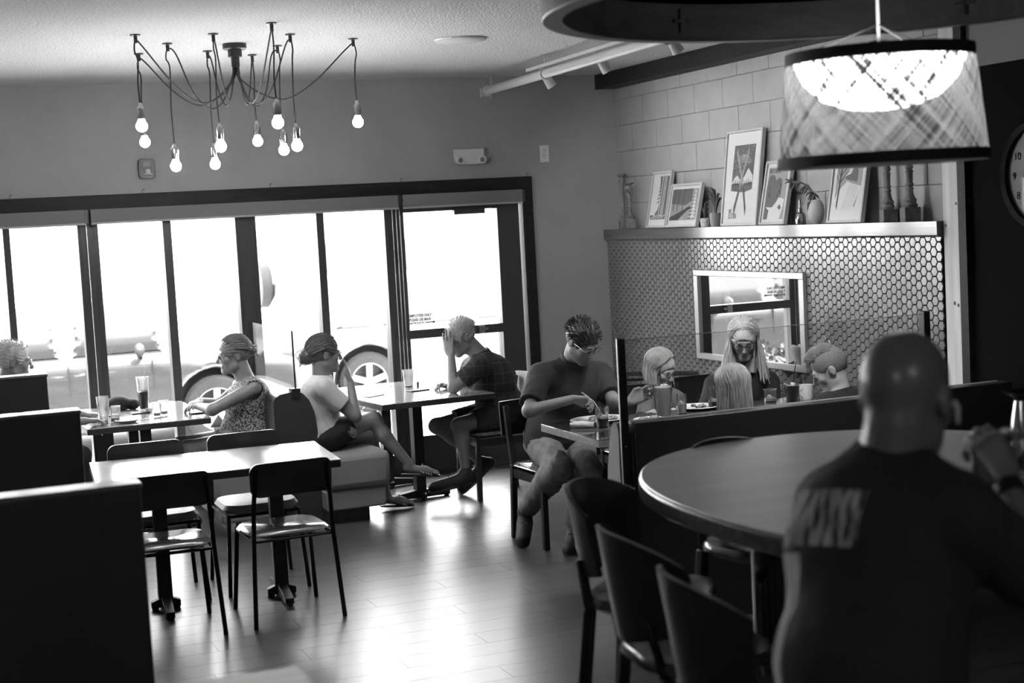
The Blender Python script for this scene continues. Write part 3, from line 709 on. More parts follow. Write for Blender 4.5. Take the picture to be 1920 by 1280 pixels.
# clock on the black wall (partly outside the picture)
ck = thing('wall_clock', 'round wall clock with a metal rim and dark numerals on the black wall', 'clock', (-.08, -4.985, 2.0))
MC = Matrix(((0, 0, -1, -.08), (-1, 0, 0, -4.985), (0, 1, 0, 2.0), (0, 0, 0, 1)))
obj('rim', MB().lathe([(.285, 0), (.295, .03), (.27, .055), (.245, .045), (.243, .02)], (0, 0, 0), 64, MC.to_3x3()), mat('dark clock rim', .03, .25, .8), ck, world=False)
obj('dial', MB().prism([(.242*math.cos(2*math.pi*k/64), .242*math.sin(2*math.pi*k/64)) for k in range(64)], .0205, .0225, MC.to_3x3().to_4x4()), mat('clock dial', .10, .5, coat=.2, coat_rough=.02), ck, world=False)
for k in range(1, 13):
    a = R_(90-30*k); text_obj('numeral', str(k), .052, m_ink if False else mat('numeral ink', .003, 1., spec=.0), ck, MC.to_3x3().to_4x4() @ Matrix.Translation((.195*math.cos(a), .195*math.sin(a)-.018, .024)), align='CENTER')
Mh = MC.to_3x3()
for ln, an, w in ((.12, 205, .010), (.17, 60, .007)):
    d = Vector((math.cos(R_(an)), math.sin(R_(an)), 0)); obj('clock_hand', MB().bar(Mh @ Vector((0, 0, .028)), Mh @ (d*ln+Vector((0, 0, .028))), .003, w, (1, 0, 0)), mat('pale hand', .5, .3), ck, world=False)
# ================================================================ tables
m_top = wood('table top wood', .50, .38, .18, 'x', 2.5, coat=.9, coat_rough=.12, bump=.02)
m_topd = wood('dark table top wood', .07, .045, .15, 'x', 2.5, coat=1., coat_rough=.06, bump=.02)
m_edge = wood('table edge wood', .20, .12, .4, 'x', 5.)
m_edged = wood('dark table edge wood', .05, .03, .4, 'x', 5.)
m_iron = mat('black iron', .018, .45)
def table(name, label, c, w, d, h=.75, rz=0., cols=((0, -.3), (0, .3)), beam='x', top=None, edge=None, th=.04, beam_len=.22, group=None):
    t = thing(name, label, 'table', (c[0], c[1], 0), rz, group)
    obj('table_top', MB().box(-w/2, w/2, -d/2, d/2, h-.006, h), top or m_top, t, world=False, bevel=.002)
    obj('edge_band', MB().box(-w/2+.0005, w/2-.0005, -d/2+.0005, d/2-.0005, h-th, h-.0062), edge or m_edged, t, world=False, bevel=.002)
    for (x, y) in cols:
        c_ = obj('column', MB().box(x-.036, x+.036, y-.036, y+.036, .045, h-th-.012).box(x-.12, x+.12, y-.12, y+.12, h-th-.012, h-th), m_iron, t, world=False, bevel=.003)
        q = MB()
        L = beam_len
        def leg(dx, dy, l, wd):
            n = Vector((dx, dy, 0)); s_ = Vector((-dy, dx, 0)); a = Vector((x, y, 0))
            p = [a+s_*wd, a-s_*wd, a+n*l-s_*wd*.85, a+n*l+s_*wd*.85]
            q.add([v+Vector((0, 0, .012)) for v in p]+[v+Vector((0, 0, .072 if i < 2 else .042)) for i, v in enumerate(p)], [(3, 2, 1, 0), (4, 5, 6, 7), (0, 1, 5, 4), (1, 2, 6, 5), (2, 3, 7, 6), (3, 0, 4, 7)])
            q.lathe([(.018, 0), (.018, .014), (0, .014)], a+n*(l-.02), 10)
        for sg in (1, -1):
            leg(sg*(beam == 'x'), sg*(beam == 'y'), L, .026); leg(sg*(beam == 'y'), sg*(beam == 'x'), .075, .024)
        q.f = q.f
        obj('foot', q, m_iron, t, world=False, bevel=.002)
    return t
table('dining_table', 'empty four-seat table with a sunlit pale top among four metal chairs', (-3.902, -3.10), 1.21, .745, rz=R_(-4), cols=((-.285, .02), (.315, .0)), beam='y', beam_len=.27)
table('dining_table', 'window table with dark edge and glasses between the left booth benches', (-3.945, -.635), .775, 1.17, cols=((0, -.32), (0, .26)), beam='x')
table('dining_table', 'window table where the man hides his face in his hand', (-2.13, -.80), .82, 1.25, rz=R_(5), cols=((.03, -.13), (.03, .46)), beam='x')
table('dining_table', 'long dark family table laden with plates and drinks', (-1.175, -3.44), 1.70, .78, cols=((-.45, .0), (.45, 0)), beam='y', top=m_topd, edge=m_edge, th=.042)
table('dining_table', 'out-of-focus table corner at the bottom edge of the picture', (-4.80, -7.36), .80, .74, cols=((0, 0),), beam='y', top=wood('dull table top wood', .16, .12, .5, 'x', 2.5))
# big oval bar-height table
bt = thing('bar_table', 'big oval high table with a glossy top and thick dark rim', 'table', (-2.42, -7.24, 0))
def oval(a, b, n=72, e=2.0): return [(a*abs(math.cos(t))**(2/e)*(1 if math.cos(t) >= 0 else -1), b*abs(math.sin(t))**(2/e)*(1 if math.sin(t) >= 0 else -1)) for t in [2*math.pi*k/n for k in range(n)]]
m_bart = wood('bar table top wood', .62, .50, .30, 'x', 2., coat=1., coat_rough=.30, bump=.02)
TT = Matrix.Translation((-2.42, -7.24, 0))
obj('table_top', MB().prism(oval(.835, 1.13, e=2.25), 1.062, 1.07, TT), m_bart, bt, bevel=.003)
obj('rim', MB().prism(oval(.84, 1.138, e=2.25), 1.008, 1.062, TT), wood('bar rim wood', .13, .07, .3, 'x', 4., coat=.6), bt, bevel=.006)
for cx, cy in ((-2.80, -6.86), (-2.04, -7.62)):
    obj('column', MB().lathe([(.085, .05), (.085, 1.0)], (cx, cy, 0), 28), mat('black lacquer', .015, .12, coat=1., coat_rough=.05), bt)
    obj('foot', MB().lathe([(.30, 0), (.30, .02), (.10, .05), (.0, .05)], (cx, cy, 0), 32), m_iron, bt)
    obj('foot_ring', MB().box(cx-.2, cx+.2, cy-.2, cy+.2, .985, 1.008), m_iron, bt)
# ================================================================ chairs
m_seatw = wood('glossy chair seat wood', .16, .10, .22, 'x', 4., coat=.8, coat_rough=.1, bump=.02)
m_pad = mat('pale vinyl pad', .30, .45, bump=.12, bscale=60)
m_chairb = mat('black chair back', .038, .28)
m_cleg = mat('black chair leg metal', .014, .2, .3)
def round_slab(w, d, z0, z1, r=.08, crown=0., n=6):
    P = rrect(w, d, r, n); q = MB(); k = len(P)
    ins = [(p[0]*.93, p[1]*.93) for p in P]
    vs = [(x, y, z0) for x, y in ins]+[(x, y, (z0+z1)/2) for x, y in P]+[(x, y, z1) for x, y in ins]+[(0, 0, z1+crown)]
    fs = [tuple(range(k-1, -1, -1))]
    for l in range(2): fs += [(l*k+i, l*k+(i+1) % k, (l+1)*k+(i+1) % k, (l+1)*k+i) for i in range(k)]
    fs += [(2*k+i, 2*k+(i+1) % k, 3*k) for i in range(k)]
    return q.add(vs, fs)
def metal_chair(name, label, loc, rz, padded):
    t = thing(name, label, 'chair', (loc[0], loc[1], 0), rz, 'metal chairs round the empty table')
    q = round_slab(.415, .40, .428, .455 if not padded else .475, .10, .006 if padded else -.004)
    obj('seat', q, m_pad if padded else m_seatw, t, world=False, smooth=50)
    # back panel, gently curved
    q = MB(); nx = 14; P = rrect(.41, .168, .045, 5); k = len(P)
    def bend(x, z, o): return (x, .232+.04*(x/.2)**2*-1+.03+o+.10*(z-.72), z)
    fr = [bend(x, .725+z, 0) for x, z in P]; bk = [bend(x, .725+z, .016) for x, z in P]
    q.add(fr+bk+[bend(0, .725, 0), bend(0, .725, .016)], [(i, (i+1) % k, k+(i+1) % k, k+i) for i in range(k)]+[((i+1) % k, i, 2*k) for i in range(k)]+[(k+i, k+(i+1) % k, 2*k+1) for i in range(k)])
    obj('backrest', q, m_chairb, t, world=False, smooth=60)
    for sx in (-1, 1):
        obj('leg', MB().tube([(sx*.215, -.225, 0), (sx*.188, -.185, .43)], .0115, 10), m_cleg, t, world=False)
        l = obj('leg', MB().tube([(sx*.225, .245, 0), (sx*.200, .215, .44), (sx*.193, .228, .60), (sx*.178, .252, .78)], .0115, 10), m_cleg, t, world=False)
    obj('seat_frame', MB().tube([(-.188, -.185, .42), (.188, -.185, .42)], .009, 8).tube([(-.2, .2, .42), (.2, .2, .42)], .009, 8).tube([(-.19, -.185, .42), (-.2, .2, .42)], .009, 8).tube([(.19, -.185, .42), (.2, .2, .42)], .009, 8), m_cleg, t, world=False)
    return t
metal_chair('metal_chair', 'black metal chair with a bare glossy seat in full view near the aisle', (-3.645, -3.50), R_(182), False)
metal_chair('metal_chair', 'black metal chair with a glossy seat half hidden by the nearest booth back', (-4.225, -3.50), R_(178), False)
metal_chair('metal_chair', 'black metal chair with a padded seat on the window side beside the vinyl bench', (-3.625, -2.79), R_(0), True)
metal_chair('metal_chair', 'black metal chair with a padded seat on the window side, beside the left booth back', (-4.165, -2.79), R_(0), True)
m_woodb = wood('black stained chair wood', .022, .014, .35, 'z', 4.)
m_shell = mat('sunlit white chair back', .62, .4)  # sunlight on the wooden chair back put into its white colour
def wood_chair(name, label, loc, rz, shell):
    t = thing(name, label, 'chair', (loc[0], loc[1], 0), rz)
    obj('seat', round_slab(.43, .42, .435, .465, .05, -.004), m_seatw, t, world=False, smooth=50)
    for sx in (-1, 1):
        obj('leg', MB().bar((sx*.20, -.205, 0), (sx*.195, -.195, .44), .034, .034), m_woodb, t, world=False, bevel=.003)
        obj('leg', MB().bar((sx*.205, .225, 0), (sx*.20, .20, .45), .034, .034, (0, 1, 0)).bar((sx*.20, .20, .45), (sx*.205, .265, .80), .032, .03, (0, 1, 0)), m_woodb, t, world=False, bevel=.003)
        obj('side_rail', MB().bar((sx*.197, -.195, .40), (sx*.2, .20, .40), .022, .05), m_woodb, t, world=False)
    obj('cross_rail', MB().bar((-.195, -.195, .40), (.195, -.195, .40), .022, .05), m_woodb, t, world=False); obj('cross_rail', MB().bar((-.2, .2, .40), (.2, .2, .40), .022, .05), m_woodb, t, world=False)
    q = MB(); n = 12; vs = []
    for j, (z, o) in enumerate(((.62, 0), (.66, .004), (.80, .02), (.825, .012))):
        for i in range(n+1):
            x = -.235+.47*i/n; y = .262+.045*(1-(x/.235)**2)+o; vs += [(x, y, z), (x, y+.02, z)]
    m = 2*(n+1)
    fs = []
    for j in range(3):
        for i in range(n):
            a = j*m+2*i; fs += [(a, a+2, a+m+2, a+m), (a+1, a+m+1, a+m+3, a+3)]
        fs += [(j*m, j*m+m, j*m+m+1, j*m+1), (j*m+2*n, j*m+2*n+1, j*m+m+2*n+1, j*m+m+2*n)]
    for i in range(n): fs += [(2*i, 2*i+1, 2*i+3, 2*i+2), (3*m+2*i, 3*m+2*i+2, 3*m+2*i+3, 3*m+2*i+1)]
    q.add(vs, fs); obj('backrest', q, shell, t, world=False, smooth=50)
    return t
wood_chair('wooden_chair', 'wooden chair with a sunlit white back under the man hiding his face', (-1.57, -1.08), R_(-90), m_shell)
wood_chair('wooden_chair', 'dark wooden chair of the man eating in the polo shirt', (-1.80, -2.74), R_(3), m_woodb)
wood_chair('wooden_chair', 'dark wooden chair under the long-haired woman at the family table', (-.50, -2.45), R_(0), m_woodb)
wood_chair('wooden_chair', 'dark wooden chair under the girl with glasses', (-1.15, -2.62), R_(0), m_woodb)
# bar stools
m_seatg = mat('glossy stool seat', .06, .25, coat=.6)
def stool(label, loc, rz, grp='bar stools around the oval table'):
    t = thing('bar_stool', label, 'bar stool', (loc[0], loc[1], 0), rz, grp)
    q = MB(); P = rrect(.40, .38, .14, 7); k = len(P); rings = [(.90, .705), (1.0, .72), (1.0, .735), (.96, .748), (.6, .742)]
    vs = [(x*s_, y*s_, z) for s_, z in rings for x, y in P]+[(0, 0, .738)]
    fs = [tuple(range(k-1, -1, -1))]+[(l*k+i, l*k+(i+1) % k, (l+1)*k+(i+1) % k, (l+1)*k+i) for l in range(4) for i in range(k)]+[(4*k+i, 4*k+(i+1) % k, 5*k) for i in range(k)]
    obj('seat', q.add(vs, fs), m_seatg, t, world=False, smooth=50)
    # curved shell back wrapping round the seat, higher at the middle
    n = 20; vs = []; rows = 7
    for j in range(rows):
        v = j/(rows-1)
        for i in range(n+1):
            u = -1+2*i/n; a = R_(90)+u*R_(62)
            zt = 1.085-.07*abs(u)**2.5; zb = .775+.05*abs(u); z = zb+(zt-zb)*v; r = .205+.045*v
            for o in (0, .014): vs.append(((r+o)*math.cos(a)*1.02, (r+o)*math.sin(a)*.98, z))
    m = 2*(n+1); fs = []
    for j in range(rows-1):
        for i in range(n):
            a = j*m+2*i; fs += [(a, a+m, a+m+2, a+2), (a+1, a+3, a+m+3, a+m+1)]
        fs += [(j*m, j*m+1, j*m+m+1, j*m+m), (j*m+2*n, j*m+m+2*n, j*m+m+2*n+1, j*m+2*n+1)]
    for i in range(n): fs += [(2*i, 2*i+2, 2*i+3, 2*i+1), ((rows-1)*m+2*i, (rows-1)*m+2*i+1, (rows-1)*m+2*i+3, (rows-1)*m+2*i+2)]
    obj('backrest', MB().add(vs, fs), m_chairb, t, world=False, smooth=50)
    for sx in (-1, 1):
        obj('leg', MB().bar((sx*.205, -.20, 0), (sx*.155, -.14, .71), .034, .034), m_woodb, t, world=False, bevel=.003)
        obj('leg', MB().bar((sx*.205, .22, 0), (sx*.16, .15, .71), .034, .034).bar((sx*.16, .15, .69), (sx*.13, .185, .86), .03, .016), m_woodb, t, world=False, bevel=.003)
    obj('foot_rail', MB().bar((-.185, -.185, .26), (.185, -.185, .26), .02, .03).bar((-.185, .2, .26), (.185, .2, .26), .02, .03).bar((-.188, -.185, .30), (-.188, .2, .30), .02, .03).bar((.188, -.185, .30), (.188, .2, .30), .02, .03), m_woodb, t, world=False)
    return t
stool('curved-back black bar stool farthest along the left side of the oval table', (-3.20, -6.76), R_(45))
stool('curved-back black bar stool second nearest the standing divider, left of the oval table', (-3.37, -7.36), R_(84))
stool('curved-back black bar stool just behind the bald man', (-3.46, -7.90), R_(80))
stool('curved-back black bar stool under the bald man', (-3.44, -8.56), R_(100))
stool('curved-back black bar stool at the far end of the oval table', (-2.55, -6.36), R_(10))
stool('curved-back black bar stool on the far side of the column of the oval table', (-1.45, -6.9), R_(-80))
# ================================================================ booths and dividers
m_vinyl = mat('black booth vinyl', .045, .4)
m_cap = mat('window lit divider cap', .16, .3, coat=.5)  # window reflection on the booth tops put into a paler colour
m_fab = mat('grey booth fabric', .30, .8, bump=.25, bscale=260, vary=.06, vscale=90)
for i, (y, lab) in enumerate(((-2.18, 'black booth back farthest away, in front of the grey-haired man at left'), (-4.20, 'black booth back in the middle of the three at left'), (-6.38, 'large black booth back nearest the camera at left'))):
    t = thing('booth_screen', lab, 'booth back', (-5.9, y, 0), group='black booth backs along the left side')
    obj('panel', MB().box(-7.2, (-4.62, -4.65, -4.70)[i], y, y+.11, 0, 1.188), m_vinyl, t, bevel=.006)
    obj('cap', MB().box(-7.2, (-4.615, -4.645, -4.695)[i], y-.004, y+.114, 1.182, 1.2), m_cap, t, bevel=.006)
    obj('seat', MB().box(-7.2, -4.95, y+.12, y+.55, .10, .46), m_fab, t, bevel=.03)
def slabs(x0, x1, y0, y1, z0, z1, nm, lab, bx0, bx1, toe):
    t = thing('booth_bench', lab, 'bench', ((x0+x1)/2, (y0+y1)/2, 0), group='upholstered booth benches')
    obj('seat_cushion', MB().box(x0, x1, y0, y1, .225, .46), m_fab, t, bevel=.045)
    obj('base_panel', MB().box(bx0, bx1, y0+.03, y1, .095, .225), m_fab, t, bevel=.012)
    obj('toe_kick', MB().box(*toe), m_vinyl, t)
    return t
slabs(-2.90, -2.46, -1.52, -.03, 0, 0, '', 'grey upholstered bench of the woman with her hand at her mouth', -2.90, -2.50, (-2.90, -2.60, -1.42, -.03, 0, .095))
slabs(-3.62, -3.18, -1.50, -.03, 0, 0, '', 'grey upholstered bench of the woman in the sleeveless top', -3.58, -3.18, (-3.48, -3.18, -1.40, -.03, 0, .095))
slabs(-5.20, -4.66, -1.45, -.03, 0, 0, '', 'grey upholstered bench of the grey-haired man with glasses at far left', -5.2, -4.70, (-5.2, -4.80, -1.40, -.03, 0, .095))
bd = thing('booth_divider', 'black back-to-back booth divider with a clear glass pane on top', 'divider', (-3.03, -.7, 0))
prof = [(-3.18, 0), (-2.90, 0), (-2.90, .62), (-2.915, .74), (-2.945, .82), (-2.985, .865), (-3.02, .878), (-3.07, .878), (-3.135, .868), (-3.165, .85), (-3.18, .82)]
MP = Matrix(((1, 0, 0, 0), (0, 0, 1, 0), (0, 1, 0, 0), (0, 0, 0, 1)))
obj('back_cushions', MB().prism(prof, -1.34, -.02, MP), m_vinyl, bd, smooth=40)
obj('end_panel', MB().prism([(x*1.0, z) for x, z in prof], -1.365, -1.341, MP), m_vinyl, bd)
obj('pane_clamp', MB().box(-3.058, -3.0, -1.375, -1.30, .84, .90), m_iron, bd)
obj('glass_pane', MB().box(-3.032, -3.024, -1.36, -.02, .88, 1.275), glass('divider glass', .97), bd, smooth=0)
obj('pane_edge', MB().box(-3.0335, -3.0225, -1.364, -1.36, .88, 1.275), mat('glass edge', .03, .1), bd)
# long divider in front of the family table
ld = thing('booth_divider', 'long black divider topped with clear glass in front of the family table', 'divider', (-1.2, -4.76, 0))
obj('panel', MB().box(-2.285, -.16, -4.80, -4.725, 0, .968), m_vinyl, ld, bevel=.004)
obj('end_strip', MB().box(-2.296, -2.287, -4.79, -4.735, 0, .90).box(-2.286, -2.262, -4.806, -4.80, 0, .955), m_frame, ld, bevel=.002)
obj('glass_pane', MB().box(-2.30, -.66, -4.765, -4.757, .955, 1.345), MAT['divider glass'], ld, smooth=0)
obj('pane_edge', MB().box(-2.30, -.66, -4.766, -4.756, 1.345, 1.3475), mat('bright glass edge', .10, .1), ld)
obj('pane_post', MB().box(-2.335, -2.298, -4.772, -4.750, .48, 1.355), m_iron, ld, bevel=.003)
obj('post_screw', MB().lathe([(.006, 0), (.004, .003), (0, .003)], (-2.316, -4.772, .60), 10, Matrix.Rotation(R_(90), 3, 'X')).lathe([(.006, 0), (.004, .003), (0, .003)], (-2.316, -4.772, .86), 10, Matrix.Rotation(R_(90), 3, 'X')), m_chrome, ld)
obj('post_edge', MB().box(-2.337, -2.3345, -4.766, -4.756, .48, 1.355), mat('post bright edge', .5, .3, .8), ld)
obj('pane_post', MB().box(-.672, -.635, -4.785, -4.74, .95, 1.36), m_iron, ld, bevel=.003)
bb = thing('booth_bench', 'pale upholstered bench behind the long divider', 'bench', (-1.3, -4.5, 0), group='upholstered booth benches')
pb = [(-4.722, .10), (-4.722, .93), (-4.705, .962), (-4.675, .965), (-4.64, .93), (-4.60, .78), (-4.56, .50), (-4.555, .10)]
obj('back_cushion', MB().prism(pb, -2.33, -.16, Matrix(((0, 0, 1, 0), (1, 0, 0, 0), (0, 1, 0, 0), (0, 0, 0, 1)))), m_fab, bb, smooth=50)
obj('seat_cushion', MB().box(-2.33, -.16, -4.56, -4.12, .24, .46), m_fab, bb, bevel=.04)
obj('base_panel', MB().box(-2.30, -.16, -4.72, -4.18, 0, .24), m_vinyl, bb)
# white sign card on the window mullion behind the sleeveless woman is the far glass; chrome trolley behind the eating man
ct = thing('chrome_cart', 'chrome wire cart half hidden behind the man in the polo shirt', 'cart', (-.52, -1.55, 0))
obj('wire_top', MB().bar((-.72, -1.35, .79), (-.30, -1.75, .79), .02, .03).bar((-.85, -1.55, .775), (-.45, -1.9, .775), .02, .02), m_chrome, ct)
obj('curved_tube', MB().tube([(-.50, -1.75, .76), (-.46, -1.72, .70), (-.50, -1.75, .60), (-.58, -1.8, .50), (-.6, -1.8, 0)], .012, 8), m_chrome, ct)
obj('leg', MB().tube([(-.72, -1.36, 0), (-.72, -1.36, .79)], .012, 8), m_chrome, ct)
obj('leg', MB().tube([(-.30, -1.74, 0), (-.30, -1.74, .79)], .012, 8), m_chrome, ct)
# ================================================================ small things on the tables
m_cup = bpy.data.materials.new('cup glass'); T, N, L = nt(m_cup); N.clear()
o_ = N.new('ShaderNodeOutputMaterial'); a_ = N.new('ShaderNodeBsdfTransparent'); b_ = N.new('ShaderNodeBsdfGlossy'); c_ = N.new('ShaderNodeBsdfTranslucent'); x1 = N.new('ShaderNodeMixShader'); x2 = N.new('ShaderNodeMixShader'); lw = N.new('ShaderNodeLayerWeight')
a_.inputs[0].default_value = (.93, .93, .93, 1); b_.inputs['Roughness'].default_value = .03; c_.inputs[0].default_value = (.8, .8, .8, 1); x1.inputs[0].default_value = .07; lw.inputs[0].default_value = .35
L.new(a_.outputs[0], x1.inputs[1]); L.new(c_.outputs[0], x1.inputs[2]); L.new(lw.outputs['Facing'], x2.inputs[0]); L.new(x1.outputs[0], x2.inputs[1]); L.new(b_.outputs[0], x2.inputs[2]); L.new(x2.outputs[0], o_.inputs[0])
def translucent(name, c, t=.5):
    m = bpy.data.materials.new(name); T, N, L = nt(m); N.clear()
    o = N.new('ShaderNodeOutputMaterial'); d = N.new('ShaderNodeBsdfDiffuse'); tr = N.new('ShaderNodeBsdfTranslucent'); mx = N.new('ShaderNodeMixShader')
    d.inputs[0].default_value = (c, c, c, 1); tr.inputs[0].default_value = (c, c, c, 1); mx.inputs[0].default_value = t
    L.new(d.outputs[0], mx.inputs[1]); L.new(tr.outputs[0], mx.inputs[2]); L.new(mx.outputs[0], o.inputs[0]); return m
m_cloudy = translucent('cloudy lemonade', .75); m_cola = mat('dark drink', .03, .2); m_ice = translucent('ice', .8); m_china = mat('white china', .75, .25, coat=.5); m_black = MAT['black metal']
m_napkin = mat('paper napkin', .75, .9); m_steel = MAT['brushed steel']; m_food = mat('dark food', .05, .6, c2=.25, vscale=60, vlo=.45, vhi=.6)
def cup(name, label, cat, x, y, z, h, r0, r1, drink=None, level=.6, ice=0, straw=None, group=None, seg=24, wall=.0025):
    t = thing(name, label, cat, (x, y, z), group=group)
    th = .006
    obj('tumbler', MB().lathe([(0, 0), (r0, 0), (r1, h), (r1-wall, h), (r0-wall+(r1-r0)*th/h, th), (0, th)], (x, y, z), seg), m_cup, t)
    if drink is not None:
        rl = r0+(r1-r0)*level-wall-.0008
        obj('drink', MB().lathe([(0, th+.001), (r0-wall-.0008, th+.001), (rl, h*level), (0, h*level)], (x, y, z), seg), drink, t)
    rg = random.Random(int(x*1000))
    for i in range(ice):
        a = rg.random()*6.3; q = r1*.5*rg.random(); zz = h*(level-.12*i/ max(1, ice))+.006
        M = Matrix.Translation((x+q*math.cos(a), y+q*math.sin(a), z+zz)) @ Matrix.Rotation(rg.random()*3, 4, (rg.random(), rg.random(), 1))
        obj('ice_cube', MB().box(-.011, .011, -.011, .011, -.010, .010, M), m_ice, t, bevel=.002)
    if straw: obj('straw', MB().tube([(x-straw[0]*.4, y, z+.012), (x+straw[0], y, z+straw[1])], .003, 8), straw[2], t)
    return t
T2 = .75
m_strw = mat('pale straw', .5, .5); m_strb = mat('black straw', .012, .4)
cup('tall_glass', 'tall clear glass at the left end of the left window table', 'glass', -4.20, -.98, T2, .175, .030, .040, MAT and m_cloudy, .12)
cup('small_glass', 'small clear glass in front of the tall one on the left window table', 'glass', -4.13, -1.0, T2, .105, .028, .036, m_cloudy, .3)
cup('iced_tea_glass', 'tall glass of iced tea with a straw on the left window table', 'glass', -3.865, -.42, T2, .225, .030, .044, m_cola, .55, 4, (.03, .29, m_strw))
for i, (x, y) in enumerate(((-3.85, -.90), (-3.795, -.84))): cup('ribbed_tumbler', ('left one of two ribbed tumblers side by side on the left window table', 'right one of two ribbed tumblers side by side on the left window table')[i], 'glass', x, y, T2, .095, .024, .033, m_cloudy, .25, group='two ribbed tumblers')
# cap / bag on the table
s = SDF(); s.ell((-4.02, -.30, T2+.045), (.085, .07, .055)); s.ell((-3.93, -.33, T2+.035), (.05, .05, .04)); s.cap((-4.1, -.33, T2+.02), (-3.93, -.38, T2+.012), .02, .012, k=.02); s.ell((-3.955, -.37, T2+.02), (.03, .03, .018), sub=True)
s.cut((0, 0, -1), (0, 0, T2+.001))
hp = sdf_obj('baseball_cap', s, mat('black cotton', .012, .8), None, .006); tag(hp, 'crumpled black cap lying on the left window table', 'cap')
solo('phone', MB().box(-.075, .075, -.036, .036, 0, .009, Matrix.Translation((-4.13, -.62, T2)) @ Matrix.Rotation(R_(10), 4, 'Z')), m_black, 'black phone lying at the left end of the left window table', 'phone', bevel=.002)
solo('phone', MB().box(-.12, .0, -.036, .036, 0, .009, Matrix.Translation((-3.86, -.62, T2)) @ Matrix.Rotation(R_(4), 4, 'Z')), m_black, 'black phone lying behind the crumpled cap on the left window table', 'phone', bevel=.002)
solo('phone', MB().box(-.075, .075, -.036, .036, 0, .009, Matrix.Translation((-3.57, -.93, T2)) @ Matrix.Rotation(R_(6), 4, 'Z')), m_black, 'black phone under the hands of the woman in the sleeveless top', 'phone', bevel=.002)
solo('phone', MB().box(-.075, .075, -.036, .036, 0, .009, Matrix.Translation((-2.04, -.86, T2)) @ Matrix.Rotation(R_(12), 4, 'Z')), m_black, 'black phone between the cup and the eyeglasses on the right window table', 'phone', bevel=.002)
def plate(label, x, y, z, r, food=0, group=None, sx=1., seed=1, ang=0.):
    t = thing('plate', label, 'plate', (x, y, z), ang, group=group)
    M = Matrix.Diagonal((sx, 1, 1))
    obj('dish', MB().lathe([(0, .002), (r*.62, .002), (r*.66, .004), (r, .018), (r-.003, .021), (r*.66, .008), (r*.6, .006), (0, .006)], (0, 0, 0), 32, M), m_china, t, world=False)
    rg = random.Random(seed)
    for i in range(food):
        a = rg.random()*6.3; q = r*.55*rg.random()**.5; w = .012+.016*rg.random()
        obj('food', MB().ball((q*math.cos(a)*sx, q*math.sin(a), .010+w*.4), (w*1.3, w, w*.6), 9), m_food, t, world=False)
    return t
plate('white plate at the near edge of the left window table', -4.06, -1.06, T2, .085)
def cutlery(name, label, x, y, z, ang, L=.19, kind='fork', group=None):
    M = Matrix.Translation((x, y, z)) @ Matrix.Rotation(R_(ang), 4, 'Z')
    q = MB().box(-L/2, L*.12, -.004, .004, .001, .004, M)
    if kind == 'fork':
        q.box(L*.12, L*.28, -.010, .010, .001, .004, M)
        for k in range(4): q.box(L*.28, L*.5, -.010+.0057*k, -.007+.0057*k, .001, .004, M)
    elif kind == 'knife': q.prism([(L*.12, -.009), (L*.47, -.009), (L*.5, .0), (L*.47, .006), (L*.12, .006)], .001, .003, M)
    else: q.ball(M @ Vector((L*.35, 0, .004)), (.02, .013, .003), 10)
    return solo(name, q, m_steel, label, 'cutlery', group)
cutlery('fork', 'fork lying beside the two ribbed tumblers', -3.90, -.98, T2, 10)
cutlery('knife', 'knife lying at the near left corner of the left window table', -4.24, -1.05, T2, 55, kind='knife')
solo('sauce_cup', MB().lathe([(0, 0), (.02, 0), (.026, .03), (.023, .03), (.018, .004), (0, .004)], (-3.86, -.62, T2), 18), m_china, 'small white sauce cup in front of the iced tea glass', 'cup')
# right window table
cup('plastic_cup', 'clear plastic cup standing near the window on the right window table', 'cup', -2.01, -.56, T2, .125, .032, .043, m_cloudy, .08)
def card(name, label, cat, pts, z, m, thick=.0015): return solo(name, MB().prism(pts, z, z+thick), m, label, cat)
card('receipt', 'crumpled paper receipt by the elbow of the woman in the T-shirt', 'receipt', [(-2.46, -.93), (-2.32, -.86), (-2.30, -.91), (-2.43, -.99)], T2, m_napkin, .006)
cutlery('pen', 'pen lying across the paper receipt', -2.38, -.86, T2+.007, 24, .13, 'knife')
t = thing('eyeglasses', 'folded eyeglasses lying in the middle of the right window table', 'eyeglasses', (-2.22, -.66, T2))
def specs(par, M, s=1., lens=True, temples=True, m=None, fold=False):
    m = m or m_black
    for sg in (-1, 1):
        pts = [M @ Vector((sg*.031*s+.022*s*math.cos(a), 0, .016*s*math.sin(a))) for a in np.linspace(0, 2*math.pi, 18)]
        obj('lens_rim', MB().tube(pts, .0016, 5), m, par)
        if temples:
            e = [Vector((sg*.055*s, 0, .006*s)), Vector((sg*.070*s, -.004*s, .008*s)), Vector((sg*.074*s, -.06*s, .006*s)), Vector((sg*.075*s, -.10*s, -.002*s)), Vector((sg*.075*s, -.115*s, -.022*s))]
            if fold: e = [Vector((sg*.055*s, 0, .006*s)), Vector((sg*.062*s, -.006, .006*s)), Vector((-sg*.05*s, -.012-.004*sg, .004*s))]
            obj('temple', MB().tube([M @ p for p in e], .0016, 5), m, par)
    obj('bridge', MB().tube([M @ Vector((-.010*s, 0, .004*s)), M @ Vector((0, .003, .008*s)), M @ Vector((.010*s, 0, .004*s))], .0015, 5), m, par)
specs(t, Matrix.Translation((-2.22, -.66, T2+.018)) @ Matrix.Rotation(R_(20), 4, 'Z'), fold=True)
solo('lip_balm', MB().lathe([(0, 0), (.009, 0), (.009, .035), (0, .035)], (-1.955, -.60, T2), 14), m_black, 'small dark stick standing by the plastic cup', 'tube')
